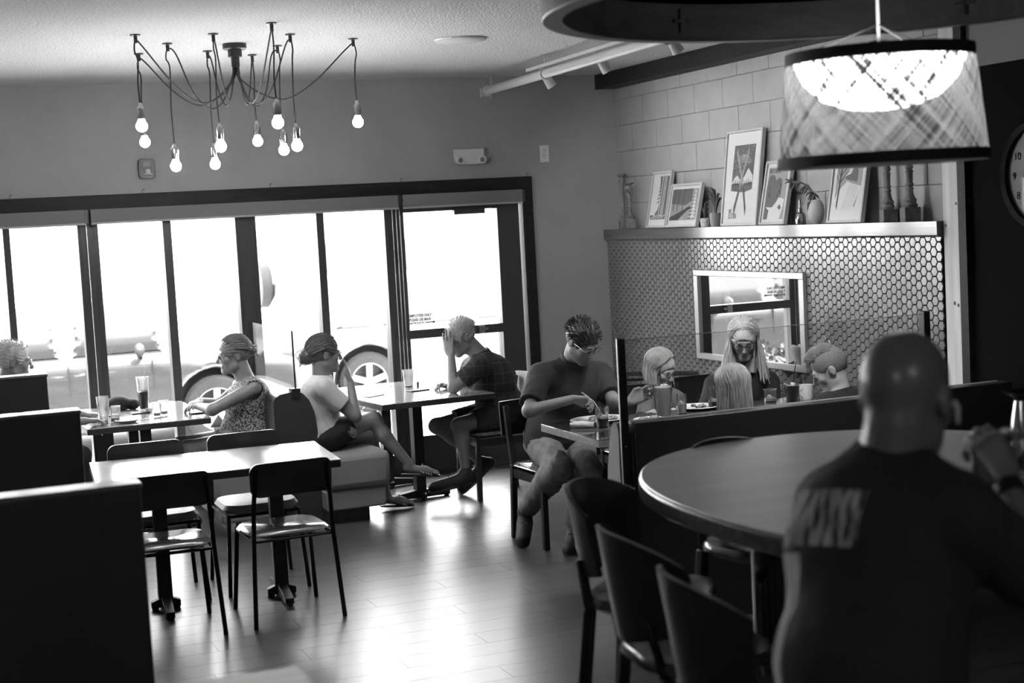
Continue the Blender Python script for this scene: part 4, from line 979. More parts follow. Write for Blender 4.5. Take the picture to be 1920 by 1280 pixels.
# family table
cup('water_glass', 'short water glass with ice in front of the eating man', 'glass', -1.815, -3.43, T2, .115, .034, .040, m_cola, .45, 5, wall=.003)
plate('large oval plate of food under the fork of the eating man', -1.73, -3.20, T2, .135, 14, sx=1.25, seed=4)
plate('small white plate beside the big oval plate', -1.52, -3.42, T2, .095, 5, seed=2)
plate('empty white plate partly hidden by the pale bench end', -1.60, -3.62, T2, .10)
plate('white plate in front of the girl with glasses', -1.06, -3.13, T2, .125, 3, seed=8)
plate('white plate stacked with scraps left of the straw tumbler', -1.0, -3.50, T2, .11, 5, seed=9)
solo('napkin_roll', MB().tube([(-1.96, -3.32, T2+.018), (-1.90, -3.36, T2+.020), (-1.85, -3.40, T2+.014)], [.012, .02, .016], 12), m_napkin, 'rolled white napkin with a paper band on the dark table', 'napkin')
cutlery('knife', 'knife on the edge of the dark table near the napkin', -1.935, -3.50, T2, -40, .17, 'knife')
cutlery('fork', 'fork beside the rolled napkin on the dark table', -1.87, -3.48, T2, -30, .18)
cup('lemonade_glass', 'tall cloudy lemonade glass with crushed ice and a straw', 'glass', -1.36, -3.28, T2, .185, .041, .058, m_cloudy, .93, 6, (-.012, .27, m_strb))
cup('ice_water_glass', 'narrow glass of ice water right of the lemonade', 'glass', -1.225, -3.25, T2, .115, .026, .030, m_cloudy, .5, 4)
cup('straw_tumbler', 'wide clear tumbler with a straw on the family table', 'glass', -.985, -3.20, T2, .13, .034, .042, m_cola, .35, 3, (.012, .2, m_strb))
t = thing('steel_bottle', 'slim steel drinks bottle with a black cap beside the blond child', 'bottle', (-.90, -3.22, T2))
obj('body', MB().lathe([(0, 0), (.030, 0), (.030, .13), (.026, .145), (0, .145)], (-.90, -3.22, T2), 24), m_steel, t)
obj('cap', MB().lathe([(.026, .145), (.029, .15), (.027, .19), (.018, .205), (.018, .225), (0, .228)], (-.90, -3.22, T2), 24), m_black, t)
cup('low_tumbler', 'low clear tumbler in front of the long-haired woman', 'glass', -.58, -3.15, T2, .075, .036, .040, m_ice, .3, 2)
cup('cola_glass', 'dark cola glass with a long black straw near the boy', 'glass', -.47, -3.22, T2, .105, .038, .046, m_cola, .9, 3, (.035, .235, m_strb))
t = thing('coffee_mug', 'white coffee mug with a handle in front of the boy', 'mug', (-.36, -3.20, T2))
obj('mug_body', MB().lathe([(0, 0), (.036, 0), (.040, .01), (.041, .088), (.037, .088), (.036, .012), (0, .01)], (-.36, -3.20, T2), 24), m_china, t)
obj('handle', MB().tube([(-.397+.0*k-.024*math.sin(k*math.pi/6), -3.215, T2+.075-.055*k/6) for k in range(7)], .005, 8), m_china, t)
cup('tall_tumbler', 'tall clear tumbler behind the white mug', 'glass', -.30, -3.12, T2, .13, .034, .042, m_cloudy, .1)
# bar table
t = thing('hurricane_lamp', 'tapered metal table lamp with a dark dish top at the right edge', 'lamp', (-2.13, -7.22, 1.07))
obj('base', MB().box(-2.20, -2.0, -7.36, -7.08, 1.07, 1.088), m_black, t, bevel=.004)
obj('body', MB().lathe([(0, .018), (.024, .018), (.034, .06), (.036, .10), (.028, .16), (.018, .215), (0, .215)], (-2.13, -7.22, 1.07), 28), m_chrome, t)
obj('dish', MB().lathe([(.012, .215), (.02, .222), (.052, .245), (.055, .243), (.02, .226), (0, .224)], (-2.13, -7.22, 1.07), 28), m_black, t)
# ================================================================ things on the mantel
MZ = 1.7852
m_turn = mat('whitewashed turned wood', .17, .7, vary=.25, vscale=30)
m_turnd = mat('greyed turned wood', .16, .7, vary=.25, vscale=30)
def candlestick(label, x, y, h, s, m, group):
    t = thing('candlestick', label, 'candlestick', (x, y, MZ), R_(-18), group)
    b = .042*s
    obj('block_base', MB().box(-b, b, -b, b, 0, .075*s), m, t, world=False, bevel=.002)
    H = h-.075*s
    P = [(.036, 0), (.040, .03), (.030, .07), (.036, .10), (.022, .16), (.017, .25), (.023, .27), (.016, .30), (.022, .33), (.016, .36), (.018, .50), (.023, .52), (.015, .55), (.022, .58), (.017, .62), (.017, .72), (.022, .74), (.018, .77), (.032, .82), (.034, .85), (.028, .89), (.018, .92), (.042, .97), (.043, 1.0), (0, 1.0)]
    obj('turned_shaft', MB().lathe([(r*s, .075*s+z*H) for r, z in P], (0, 0, 0), 20), m, t, world=False, smooth=50)
    return t
candlestick('taller turned wooden candlestick at the left end of the mantel', -.060, -.19, .43, .82, m_turn, 'left pair of candlesticks')
candlestick('shorter turned wooden candlestick at the left end of the mantel', -.085, -.36, .355, .95, m_turn, 'left pair of candlesticks')
candlestick('turned candlestick of the right pair, nearer the pictures', -.06, -3.66, .46, .98, m_turnd, 'right pair of candlesticks')
candlestick('turned candlestick nearest the timber post', -.085, -3.90, .46, 1.08, m_turnd, 'right pair of candlesticks')
m_pframe = wood('pale picture frame', .50, .42, .45, 'z', 5.)
m_paper = mat('print paper', .72, .6); m_pg = mat('print grey', .13, .6); m_pd = mat('print dark', .04, .6); m_pl = mat('print light grey', .35, .6)
def picture(name, label, yl, yr, h, lean, art, group='framed prints leaning on the mantel', xb=-.128, dep=.028):
    w = yl-yr; yc = (yl+yr)/2
    t = thing(name, label, 'picture', (xb, yc, MZ), group=group)
    t.rotation_euler = (-lean, 0, R_(-90)); t.location.z += dep*math.sin(lean)+.0006
    b = .016
    for nm, bx in (('frame_side', (-w/2, -w/2+b, 0, dep, b, h-b)), ('frame_side', (w/2-b, w/2, 0, dep, b, h-b)), ('frame_side', (-w/2, w/2, 0, dep, 0, b)), ('frame_side', (-w/2, w/2, 0, dep, h-b, h))):
        obj(nm, MB().box(*bx), m_pframe, t, world=False, bevel=.001)
    pr = obj('print', MB().box(-w/2+b, w/2-b, .010, .014, b, h-b), m_paper, t, world=False)
    U = (w-2*b)/2
    def shape(poly, m, lay=1):
        # poly in print units: x -1..1, z 0..1
        q = MB().prism([(p[0]*U, b+p[1]*(h-2*b)) for p in poly], 0, .0004, Matrix.Translation((0, .0098-.0005*lay, 0)) @ Matrix.Rotation(R_(90), 4, 'X'))
        obj('printed_shape', q, m, pr, world=False, smooth=0)
    def word(txt, x, z, size, m):
        text_obj('lettering', txt, size, m, pr, Matrix.Translation((x*U, .0072, b+z*(h-2*b))) @ Matrix.Rotation(R_(90), 4, 'X'), squeeze=.6)
    art(shape, word); obj('glazing', MB().box(-w/2+b, w/2-b, .0045, .006, b, h-b), m_pane, t, world=False, smooth=0)
    return t
rgA = random.Random(11)
def band(a, b, w): 
    a, b = Vector(a), Vector(b); d = (b-a); n = Vector((-d.y*.5, d.x*2)).normalized()*w; return [tuple(a+n), tuple(a-n), tuple(b-n), tuple(b+n)]
def art_birch(S, Wd):
    S([(-.88, .12), (.88, .12), (.88, .95), (-.2, .95), (-.05, .7), (.05, .45), (-.1, .3), (-.4, .22), (-.88, .2)], m_pg, 1)
    S([(-.88, .12), (.6, .12), (.2, .2), (-.3, .17), (-.8, .2)], m_pd, 2)
    for x in (.10, .34, .52): S(band((x, .18), (x+.05, .95), .035), m_paper, 3)
    for k in range(7): z = .45+.07*k; S([(.0, z), (-.35+.04*k, z-.03), (-.05, z+.03)], m_pd, 3)
    S([(-.7, .2), (-.5, .36), (-.3, .2)], m_paper, 3); S([(-.75, .19), (-.25, .19), (-.35, .16), (-.65, .16)], m_pd, 3)
    for k in range(5): S(band((-.8+.3*k, .13), (-.3+.28*k, .2), .01), m_paper, 4)
def art_stream(S, Wd):
    S([(-.9, .12), (.9, .12), (.9, .92), (-.9, .92)], m_pl, 1); S([(-.9, .55), (.1, .5), (.5, .6), (.5, .92), (-.9, .92)], m_pg, 2)
    S([(-.9, .12), (-.3, .12), (.3, .38), (.6, .42), (.4, .48), (-.1, .36), (-.9, .2)], m_pd, 3)
    for x in (-.72, -.45, -.1): S(band((x, .35), (x+.04, .92), .02), m_pd, 4)
    for k in range(8): z = .2+.09*k; x = .72; w = .42-.045*k; S([(x-w, z-.04), (x, z+.06), (x+w*.4, z-.02)], m_paper, 5); S([(x-w, z-.045), (x-w*.3, z-.0), (x-w*.5, z-.05)], m_pd, 6)
def art_skis(S, Wd):
    S([(-.62, .36), (-.1, .345), (.2, .34), (.62, .37), (.70, .86), (-.55, .86)], m_pg, 1)
    S([(-.62, .44), (-.45, .50), (-.3, .53), (-.12, .48), (.1, .50), (.35, .60), (.62, .52), (.62, .45), (.1, .43), (-.2, .44)], m_paper, 2)
    for k in range(10): x = -.5+.11*k; S([(x, .42), (x+.03, .48+.012*(k % 3)), (x+.06, .42)], m_pd, 3)
    for k in range(4): 
        P = [(.05+.5*math.cos(a)*(.4+.2*k)*.9, .62+.12*math.sin(a)*(.5+.2*k)) for a in np.linspace(.3, 2.6, 9)]
        for a, b in zip(P[:-1], P[1:]): S(band(a, b, .008), m_pl, 3)
    for a, b in (((-.38, .80), (.12, .40)), ((.34, .81), (-.12, .40))): S(band(a, b, .04), m_pl, 4)
    for a, b in (((-.10, .40), (-.38, .13)), ((.10, .40), (.32, .13))): S(band(a, b, .045), m_pg, 4)
    for k in range(26): x, z = rgA.uniform(-.5, .6), rgA.uniform(.55, .84); S([(x-.02, z), (x, z-.006), (x+.02, z), (x, z+.006)], m_paper, 5)
    Wd('SKI', -.66, .115, .040, m_pg); Wd('LUTSEN', -.66, .055, .048, m_pg)
def art_rock(S, Wd):
    S([(-.85, .05), (.85, .05), (.85, .93), (-.85, .93)], m_pl, 1)
    S([(-.85, .05), (.5, .05), (.2, .15), (.35, .3), (.45, .6), (.4, .72), (.1, .75), (-.1, .70), (-.3, .80), (-.7, .80), (-.85, .6)], m_pg, 2)
    S([(-.5, .05), (.55, .05), (.7, .2), (.8, .38), (.3, .42), (.1, .33), (-.2, .25), (-.75, .26), (-.45, .2)], m_paper, 3)
    for k in range(7): x, z = rgA.uniform(-.7, .3), rgA.uniform(.35, .7); S([(x, z), (x+.1, z-.03), (x+.07, z+.05)], m_pd, 4)
    S([(.3, .25), (.45, .30), (.6, .24), (.5, .2)], m_pg, 4)
    Wd('SPLIT ROCK', -.78, .83, .042, m_pd)
def art_cabin(S, Wd):
    S([(-.8, .15), (.8, .15), (.8, .95), (-.8, .95)], m_pl, 1); S([(-.8, .15), (.8, .15), (.8, .48), (.2, .52), (-.1, .56), (-.5, .45), (-.8, .3)], m_paper, 2)
    S([(-.25, .60), (.2, .76), (.55, .70), (.52, .54), (.0, .57)], m_pg, 3); S([(-.3, .62), (.15, .80), (.3, .80), (.1, .66)], m_paper, 4); S([(.4, .70), (.5, .72), (.5, .86), (.4, .85)], m_pd, 4)
    S(band((-.62, .18), (-.45, .95), .04), m_pd, 5)
    for k in range(9): z = .5+.05*k; S(band((-.54+.02*k, z), (-.54+.02*k+(.5 if k % 2 else -.25), z+.16), .009), m_pd, 5)
    for k in range(6): S(band((-.3+.12*k, .16), (.1+.1*k, .5), .006), m_pl, 3)
    for k in range(6): S([(.45+.04*k, .2+.03*k), (.55+.03*k, .24+.03*k), (.5, .18)], m_pg, 4)
picture('framed_print', 'framed print of birch trunks by a lake, leftmost on the mantel', -.70, -1.005, .42, .20, art_birch)
picture('framed_print', 'framed print of a snowy stream among firs, left of the potted plants', -1.035, -1.50, .315, .22, art_stream, xb=-.140)
picture('framed_print', 'tallest framed print, crossed skis above the lettering SKI LUTSEN', -1.83, -2.30, .64, .13, art_skis)
picture('framed_print', 'framed print lettered SPLIT ROCK beside the tall ski print', -2.33, -2.64, .415, .20, art_rock)
picture('framed_print', 'framed print of a snowy cabin on a hill under the pendant lamp', -3.12, -3.48, .45, .18, art_cabin)
m_pot = mat('glazed pot', .22, .35); m_pot2 = mat('pale speckled pot', .5, .6, vary=.3, vscale=80); m_leaf = mat('dark plant leaf', .045, .5)
def potted(label, y, r, h, m, strands, seed, x=-.085, sp=.07, up=.22):
    t = thing('potted_plant', label, 'potted plant', (x, y, MZ), group='small potted plants on the mantel')
    obj('pot', MB().lathe([(0, 0), (r*.78, 0), (r*.92, h*.2), (r, h*.9), (r, h), (r*.9, h), (r*.85, h*.8), (0, h*.8)], (x, y, MZ), 24), m, t)
    rg = random.Random(seed)
    for i in range(strands):
        a = rg.random()*6.3; L_ = up*(.6+.5*rg.random()); b = Vector((x, y, MZ+h*.8)); d = Vector((math.cos(a)*.35, math.sin(a), 0))
        if (b+d*sp).x > -.02: d.x = -abs(d.x)
        pts = [b+d*sp*(k/6)**1.2*1.3+Vector((0, 0, L_*math.sin(min(1.9, k/6*2.0))*.9)) for k in range(7)]
        obj('leaf', MB().tube(pts, [.004, .006, .007, .007, .006, .004, .001], 6), m_leaf, t, smooth=60)
    return t
potted('small plant in a pale speckled pot, nearest the stream print', -1.548, .036, .062, m_pot2, 7, 5, up=.13, sp=.045)
potted('spiky plant in a taller grey pot, right beside the ski print', -1.70, .044, .095, m_pot, 13, 9, sp=.075, up=.2)
t = thing('plant_mister', 'small brass plant mister on the mantel', 'plant mister', (-.095, -2.79, MZ))
m_brass = mat('polished mister metal', .45, .12, 1.)
obj('bottle', MB().lathe([(0, 0), (.032, 0), (.034, .01), (.034, .05), (.028, .068), (.012, .078), (.012, .09), (0, .09)], (-.095, -2.79, MZ), 24), m_brass, t)
obj('spray_head', MB().lathe([(.013, .088), (.013, .10), (.007, .104), (.007, .15), (.004, .152), (0, .168)], (-.095, -2.79, MZ), 16).tube([(-.095, -2.79, MZ+.115), (-.10, -2.83, MZ+.135)], .004, 8).tube([(-.095, -2.79, MZ+.11), (-.095, -2.765, MZ+.11), (-.095, -2.765, MZ+.08)], .003, 8), m_brass, t)
t = thing('planted_vase', 'egg-shaped pale vase with a drooping succulent', 'vase', (-.085, -2.95, MZ))
obj('vase', MB().lathe([(0, 0), (.025, 0), (.044, .03), (.052, .07), (.047, .115), (.030, .145), (.022, .150), (.022, .142), (.0, .14)], (-.085, -2.95, MZ), 28), mat('pale ceramic', .42, .35), t)
rg = random.Random(4)
st = [Vector((-.085, -2.95, MZ+.14)), Vector((-.09, -2.94, MZ+.185)), Vector((-.10, -2.90, MZ+.235)), Vector((-.11, -2.83, MZ+.26)), Vector((-.12, -2.76, MZ+.27)), Vector((-.12, -2.68, MZ+.285))]
obj('stem', MB().tube(st, .006, 6), m_leaf, t)
for i in range(30):
    k = rg.random()*4.6; a = st[int(k)].lerp(st[int(k)+1], k % 1); d = Vector((rg.uniform(-.5, .2), rg.uniform(-.4, 1.), rg.uniform(-1, .5))).normalized()
    obj('leaf', MB().tube([a, a+d*.018, a+d*.036+Vector((0, 0, -.004)), a+d*.05+Vector((0, 0, -.012))], [.005, .007, .005, .001], 6), m_leaf, t, smooth=60)
obj('leaf', MB().tube([st[0], st[0]+Vector((-.045, .01, -.01)), st[0]+Vector((-.055, .01, -.055))], [.006, .009, .001], 6), m_leaf, t, smooth=60)
# ================================================================ people
A_ = lambda v: np.asarray(v, float)
def unit(v): v = A_(v); return v/np.linalg.norm(v)
def frame_(f):
    F = unit(f); R = unit(np.cross(F, (0, 0, 1))); U = np.cross(R, F); return np.stack([R, F, U], 1)   # columns R, F, U
class Head:
    def __init__(h, c, f, s=1., roll=0.):
        h.c = A_(c); h.M = frame_(f); h.s = s
        if roll:
            R, F, U = h.M.T; c_, s_ = math.cos(roll), math.sin(roll); h.M = np.stack([R*c_+U*s_, F, U*c_-R*s_], 1)
    def p(h, x, y, z): return h.c+h.M @ (A_((x, y, z))*h.s)
    def d(h, x, y, z): return h.M @ A_((x, y, z))
    def mat(h, x=0, y=0, z=0):
        p = h.p(x, y, z); M = Matrix.Identity(4)
        for i in range(3):
            for j in range(3): M[i][j] = h.M[i, j]
            M[i][3] = p[i]
        return M
def head_sdf(S, H, child=False, chin=1.):
    s = H.s; P = H.p; M = H.M
    S.ell(P(0, -.012, .030), A_((.074, .096, .090))*s, M, k=.02)
    S.ell(P(0, .030, -.040), A_((.058, .060, .074))*s, M, k=.03)
    S.ell(P(0, .074, -.098*chin), A_((.022, .018, .016))*s, M, k=.03)
    for g in (-1, 1):
        S.cap(P(g*.050, .004, -.062), P(g*.018, .070, -.098*chin), .016*s, .012*s, k=.03)
        S.ell(P(g*.036, .066, -.022), A_((.022, .020, .022))*s, M, k=.02)
        S.ell(P(g*.031, .100, .002), A_((.017, .014, .010))*s, M, k=.012, sub=True)
        S.ell(P(g*.031, .080, .002), A_((.0125, .0125, .0125))*s, M, k=.003)
        S.ell(P(g*.077, -.006, -.004), A_((.009, .019, .031))*s, M, k=.006)
        S.ell(P(g*.088, -.003, -.002), A_((.006, .011, .018))*s, M, k=.004, sub=True)
        S.ell(P(g*.010, .105, -.034), A_((.008, .009, .007))*s, M, k=.006)
    S.cap(P(-.030, .084, .020), P(.030, .084, .020), .011*s, k=.015)
    S.cap(P(0, .092, .010), P(0, (.106 if child else .114), -.028), .007*s, .0105*s, k=.012)
    S.cap(P(-.016, .088, -.060), P(.016, .088, -.060), .0065*s, k=.006)
    S.cap(P(-.014, .087, -.071), P(.014, .087, -.071), .0070*s, k=.006)
    S.cap(P(-.020, .099, -.0655), P(.020, .099, -.0655), .0028*s, k=.003, sub=True)
def hand_sdf(S, w, d, n, curl=.5, thumb=1, s=1., spread=.1, tc=.5):
    """w wrist, d wrist->knuckles, n palm normal, curl scalar or 4 values (radians per joint), thumb = side sign"""
    d = unit(d); n = A_(n); n = unit(n-d*(n@d)); sd = np.cross(d, n); w = A_(w)
    cu = curl if hasattr(curl, '__len__') else [curl]*4
    offs = (.030, .010, -.010, -.028); Ls = (.072, .080, .074, .058); kb = (.084, .088, .084, .076)
    for i in range(4):
        o = offs[i]*thumb
        K = w+(d*kb[i]+sd*o)*s
        S.cap(w+(sd*o*.6+d*.012)*s, K, .0145*s, .0115*s, k=.012, sq=(n, 1.0))
        base = d*math.cos(spread*o*20)+sd*math.sin(spread*o*20*1.0) if True else d
        a = 0; p = K
        for j, (f, r0_, r1_) in enumerate(((.46, .0092, .0086), (.30, .0086, .0080), (.24, .0080, .0068))):
            a += cu[i]*(1.0, 1.15, .8)[j]; q = p+(base*math.cos(a)+n*math.sin(a))*Ls[i]*f*s
            S.cap(p, q, r0_*s, r1_*s, k=.0035); p = q
    b = w+(d*.022+sd*.026*thumb+n*.004)*s; m = b+(d*.030+sd*.026*thumb*(1-tc*.5)+n*.016*tc)*s; e = m+(d*.030+sd*(.010-.022*tc)*thumb+n*.012*tc)*s
    S.cap(b, m, .0145*s, .0105*s, k=.010); S.cap(m, e, .0102*s, .0080*s, k=.004)
def lerp(a, b, t): return A_(a)*(1-t)+A_(b)*t
def wrinkle(amp, f=45, seed=0):
    rg = np.random.default_rng(seed); K = [(rg.normal(0, 1, 3)*f, rg.random()*6) for _ in range(5)]
    def fn(X, Y, Z):
        d = 0
        for k, ph in K: d = d+np.abs(np.sin(X*k[0]+Y*k[1]+Z*k[2]*.6+ph))
        return (d-3.2)*amp*.5
    return fn
class Body:
    def __init__(b, J, f, s=1., fat=1., w=1.):
        b.J = {k: A_(v) for k, v in J.items()}; b.s = s; b.fat = fat
        j = b.J; R = unit(j['shR']-j['shL']); U = unit(j['neck']-j['pelvis']); F = unit(np.cross(U, R)); R = np.cross(F, U); b.R, b.U, b.F = R, U, F; b.M = np.stack([R, F, U], 1); b.w = w
        b.Mp = np.stack([unit(j['hpR']-j['hpL']), unit(np.cross((0, 0, 1.), unit(j['hpR']-j['hpL']))), A_((0, 0, 1.))], 1)
    def torso(b, S, e=0., k=.05, top=True):
        j, s, M = b.J, b.s, b.M
        S.ell(j['pelvis'], A_((.165*b.w, .12*b.fat, .105))*s+e, b.Mp, k=k)
        S.ell(lerp(j['belly'], j['chest'], .0), A_((.142*b.w, .108*b.fat*1.05, .125))*s+e, M, k=k)
        S.ell(j['chest'], A_((.155*b.w, .112*b.fat, .15))*s+e, M, k=k)
        S.cap(j['pelvis']+b.U*.02, lerp(j['chest'], j['neck'], .2), .128*s*b.w+e, .132*s*b.w+e, k=k, sq=(b.F, .74*min(b.fat, 1.25)))
        up = lerp(j['chest'], j['neck'], .55)
        S.cap(lerp(j['shL'], up, .25), lerp(j['shR'], up, .25), .062*s+e, k=k)
        if top:
            for q in ('shL', 'shR'): S.cap(lerp(j['neck'], up, .2), j[q], .042*s+e, .048*s+e, k=.03)
    def arm(b, S, g, e=0., t=1., k=.02, fore=0., e2=None):
        j, s = b.J, b.s; sh, el, wr = j['sh'+g], j['el'+g], j['wr'+g]; e2 = e if e2 is None else e2
        S.cap(sh, lerp(sh, el, t), .050*s+e, (.050-.012*t)*s+e2, k=k)
        if fore > 0: S.cap(el, lerp(el, wr, fore), .039*s+e2, (.039-.014*fore)*s+e2, k=k)
    def leg(b, S, g, e=0., t=1., shin=1., k=.03, e2=None):
        j, s = b.J, b.s; e2 = e if e2 is None else e2
        S.cap(j['hp'+g], lerp(j['hp'+g], j['kn'+g], t), .086*s+e, (.086-.030*t)*s+e, k=k)
        if shin > 0:
            kn, an = j['kn'+g], j['an'+g]; back = unit(np.cross(np.cross(j['kn'+g]-j['hp'+g], an-kn), an-kn))
            mid = lerp(kn, an, .33)
            if np.dot(back, j['kn'+g]-j['hp'+g]) > 0: back = -back
            if shin > .5: S.cap(kn, mid+back*.012*s, .053*s+e, .052*s+e2, k=k); S.cap(mid+back*.012*s, lerp(kn, an, shin), .052*s+e2, (.052-.018*(shin-.33)/.67)*s+e2, k=k)
            else: S.cap(kn, lerp(kn, an, shin), .053*s+e, .050*s+e2, k=k)
    def skin(b, S, H, sleeves=None):
        j, s = b.J, b.s
        b.torso(S, -.008)
        for g in 'LR': b.arm(S, g, 0, 1, fore=1); b.leg(S, g, -.004)
        S.cap(j['neck']+b.F*.0, H.p(0, -.022, -.055), .056*s, .052*s, k=.035)
        S.cap(lerp(j['neck'], j['chest'], .3), H.p(0, -.025, -.02), .052*s, .050*s, k=.03)
        head_sdf(S, H)
def local_cut(S, n, p, r=.10):
    p = A_(p); S.cut(n, p, (p-r).astype(np.float32), (p+r).astype(np.float32))
m_skin = mat('skin', .24, .5, sss=0, bump=.08, bscale=120, vary=.05, vscale=30)
m_skinl = mat('pale skin', .34, .5, bump=.06, bscale=120)
m_eyew = mat('eye white', .7, .2); m_iris = mat('iris', .03, .1)
m_brow = mat('eyebrow', .10, .8)
def eyes(par, H, brow=m_brow):
    s = H.s
    for g in (-1, 1):
        e = obj('eye', MB().ball(H.p(g*.031, .0812, .002), .0126*s, 12), m_eyew, par)
        obj('iris', MB().ball(H.p(g*.031, .0895, .0005), .0062*s, 10), m_iris, e)
        obj('eyelid', MB().tube([H.p(g*(.031+.014*u), .094-.006*u*u*2, .010-.004*u*u) for u in (-1, -.5, 0, .5, 1)], .0022*s, 6), m_skin, par)
        obj('eyebrow', MB().tube([H.p(g*(.031+.017*u), .0965-.007*(u+.3)**2, .026-.004*u*u) for u in (-1, -.4, .2, 1)], [.0016*s, .003*s, .003*s, .001*s], 6), brow, par)
def hair_cap(H, off=.010, front=.0, nape=-.065, side=True, seed=1, amp=.0035, dense=1.):
    S = SDF(); s = H.s; P = H.p; M = H.M
    S.ell(P(0, -.014, .032), A_((.076+off, .098+off, .092+off))*s, M)
    S.ell(P(0, .118+front, -.040), A_((.088, .078, .092))*s, M, k=.012, sub=True)
    for g in (-1, 1): S.ell(P(g*.085, .006, -.012), A_((.030, .028, .036))*s, M, k=.008, sub=True)
    S.cut(-M[:, 2], P(0, 0, nape))
    R, F, U = M.T; c = H.c
    def fn(X, Y, Z):
        x = (X-c[0])*R[0]+(Y-c[1])*R[1]+(Z-c[2])*R[2]; y = (X-c[0])*F[0]+(Y-c[1])*F[1]+(Z-c[2])*F[2]; z = (X-c[0])*U[0]+(Y-c[1])*U[1]+(Z-c[2])*U[2]
        a = np.arctan2(z-.02, x); return amp*(np.abs(np.sin(a*11+np.sin(y*30)*1.2))*1.4-.8+.6*np.sin(a*23+y*50+seed))
    S.warp(fn); return S
def surf(H, u, lift=0.):
    u = unit(u); return H.p(*(A_((0, -.014, .032))+u*A_((.086+lift, .108+lift, .102+lift))))
def strand(q, H, a, b, lift=.002, r=.0014, fall=(), rg=None, n=9):
    a, b = unit(a), unit(b); an = math.acos(max(-1, min(1, float(a@b)))); pts = []
    for i in range(n):
        t = i/(n-1); w = (math.sin((1-t)*an)*a+math.sin(t*an)*b)/max(1e-4, math.sin(an)) if an > .01 else a
        pts.append(Vector(surf(H, w, lift*(1+.6*math.sin(t*3.1)))))
    for f in fall: pts.append(pts[-1]+Vector(f))
    k = len(pts); q.tube(pts, [r*(.6+.4*math.sin(math.pi*min(1, (i+1)/k*1.1)))+.0002 for i in range(k)], 4)
def cloth(name, S, m, par, h=.007, wr=.0016, seed=0, f=45):
    if wr: S.warp(wrinkle(wr, f, seed))
    return sdf_obj(name, S, m, par, h)
def shoe(par, an, toe, m=None, s=1., nm='shoe', sole=True):
    an, toe = A_(an), A_(toe); d = unit(toe-an); a2 = an+A_((0, 0, 0))
    dn = A_((0, 0, -1.)); fwd = unit(toe-an); 
    # sole line: from heel (below ankle, opposite) to toe
    leg_axis = unit(toe-an)
    heel = an+unit(np.cross(np.cross(fwd, dn), fwd))*.055*s-fwd*.03*s if abs(fwd[2]) < .92 else an-fwd*.0+A_((.05, 0, 0))
    S = SDF(); S.cap(heel, toe, .040*s, .038*s, k=.02); S.cap(lerp(heel, toe, .45), toe, .047*s, .040*s, k=.02); S.cap(an, lerp(heel, toe, .35), .040*s, .036*s, k=.03); S.cap(an, heel, .040*s, .036*s, k=.02)
    dwn = unit(np.cross(np.cross(toe-heel, heel-an), toe-heel)); 
    if dwn @ (heel-an) < 0: dwn = -dwn
    S.cut(dwn, heel+dwn*.030*s)
    o = sdf_obj(nm, S, m, par, .006)
    if sole:
        q = SDF(); q.cap(heel-fwd*.004, lerp(heel, toe, 1.04), .043*s, .041*s); q.cap(lerp(heel, toe, .5), toe, .050*s, .043*s); q.cut(dwn, heel+dwn*.036*s); q.cut(-dwn, heel+dwn*.016*s)
        sdf_obj('sole', q, mat('shoe sole', .07, .6), o, .006)
        top = lerp(an, toe, .35); side = unit(np.cross(fwd, dwn)); l = MB()
        for k in range(4):
            p = lerp(lerp(an, heel, .15), toe, .30+.11*k)-dwn*(.036-.004*k)*s; l.tube([Vector(p-side*.022*s), Vector(p-dwn*.006*s), Vector(p+side*.022*s+fwd*.008)], .0026, 5)
        obj('laces', l, mat('shoe lace', .12, .8), o)
    return o
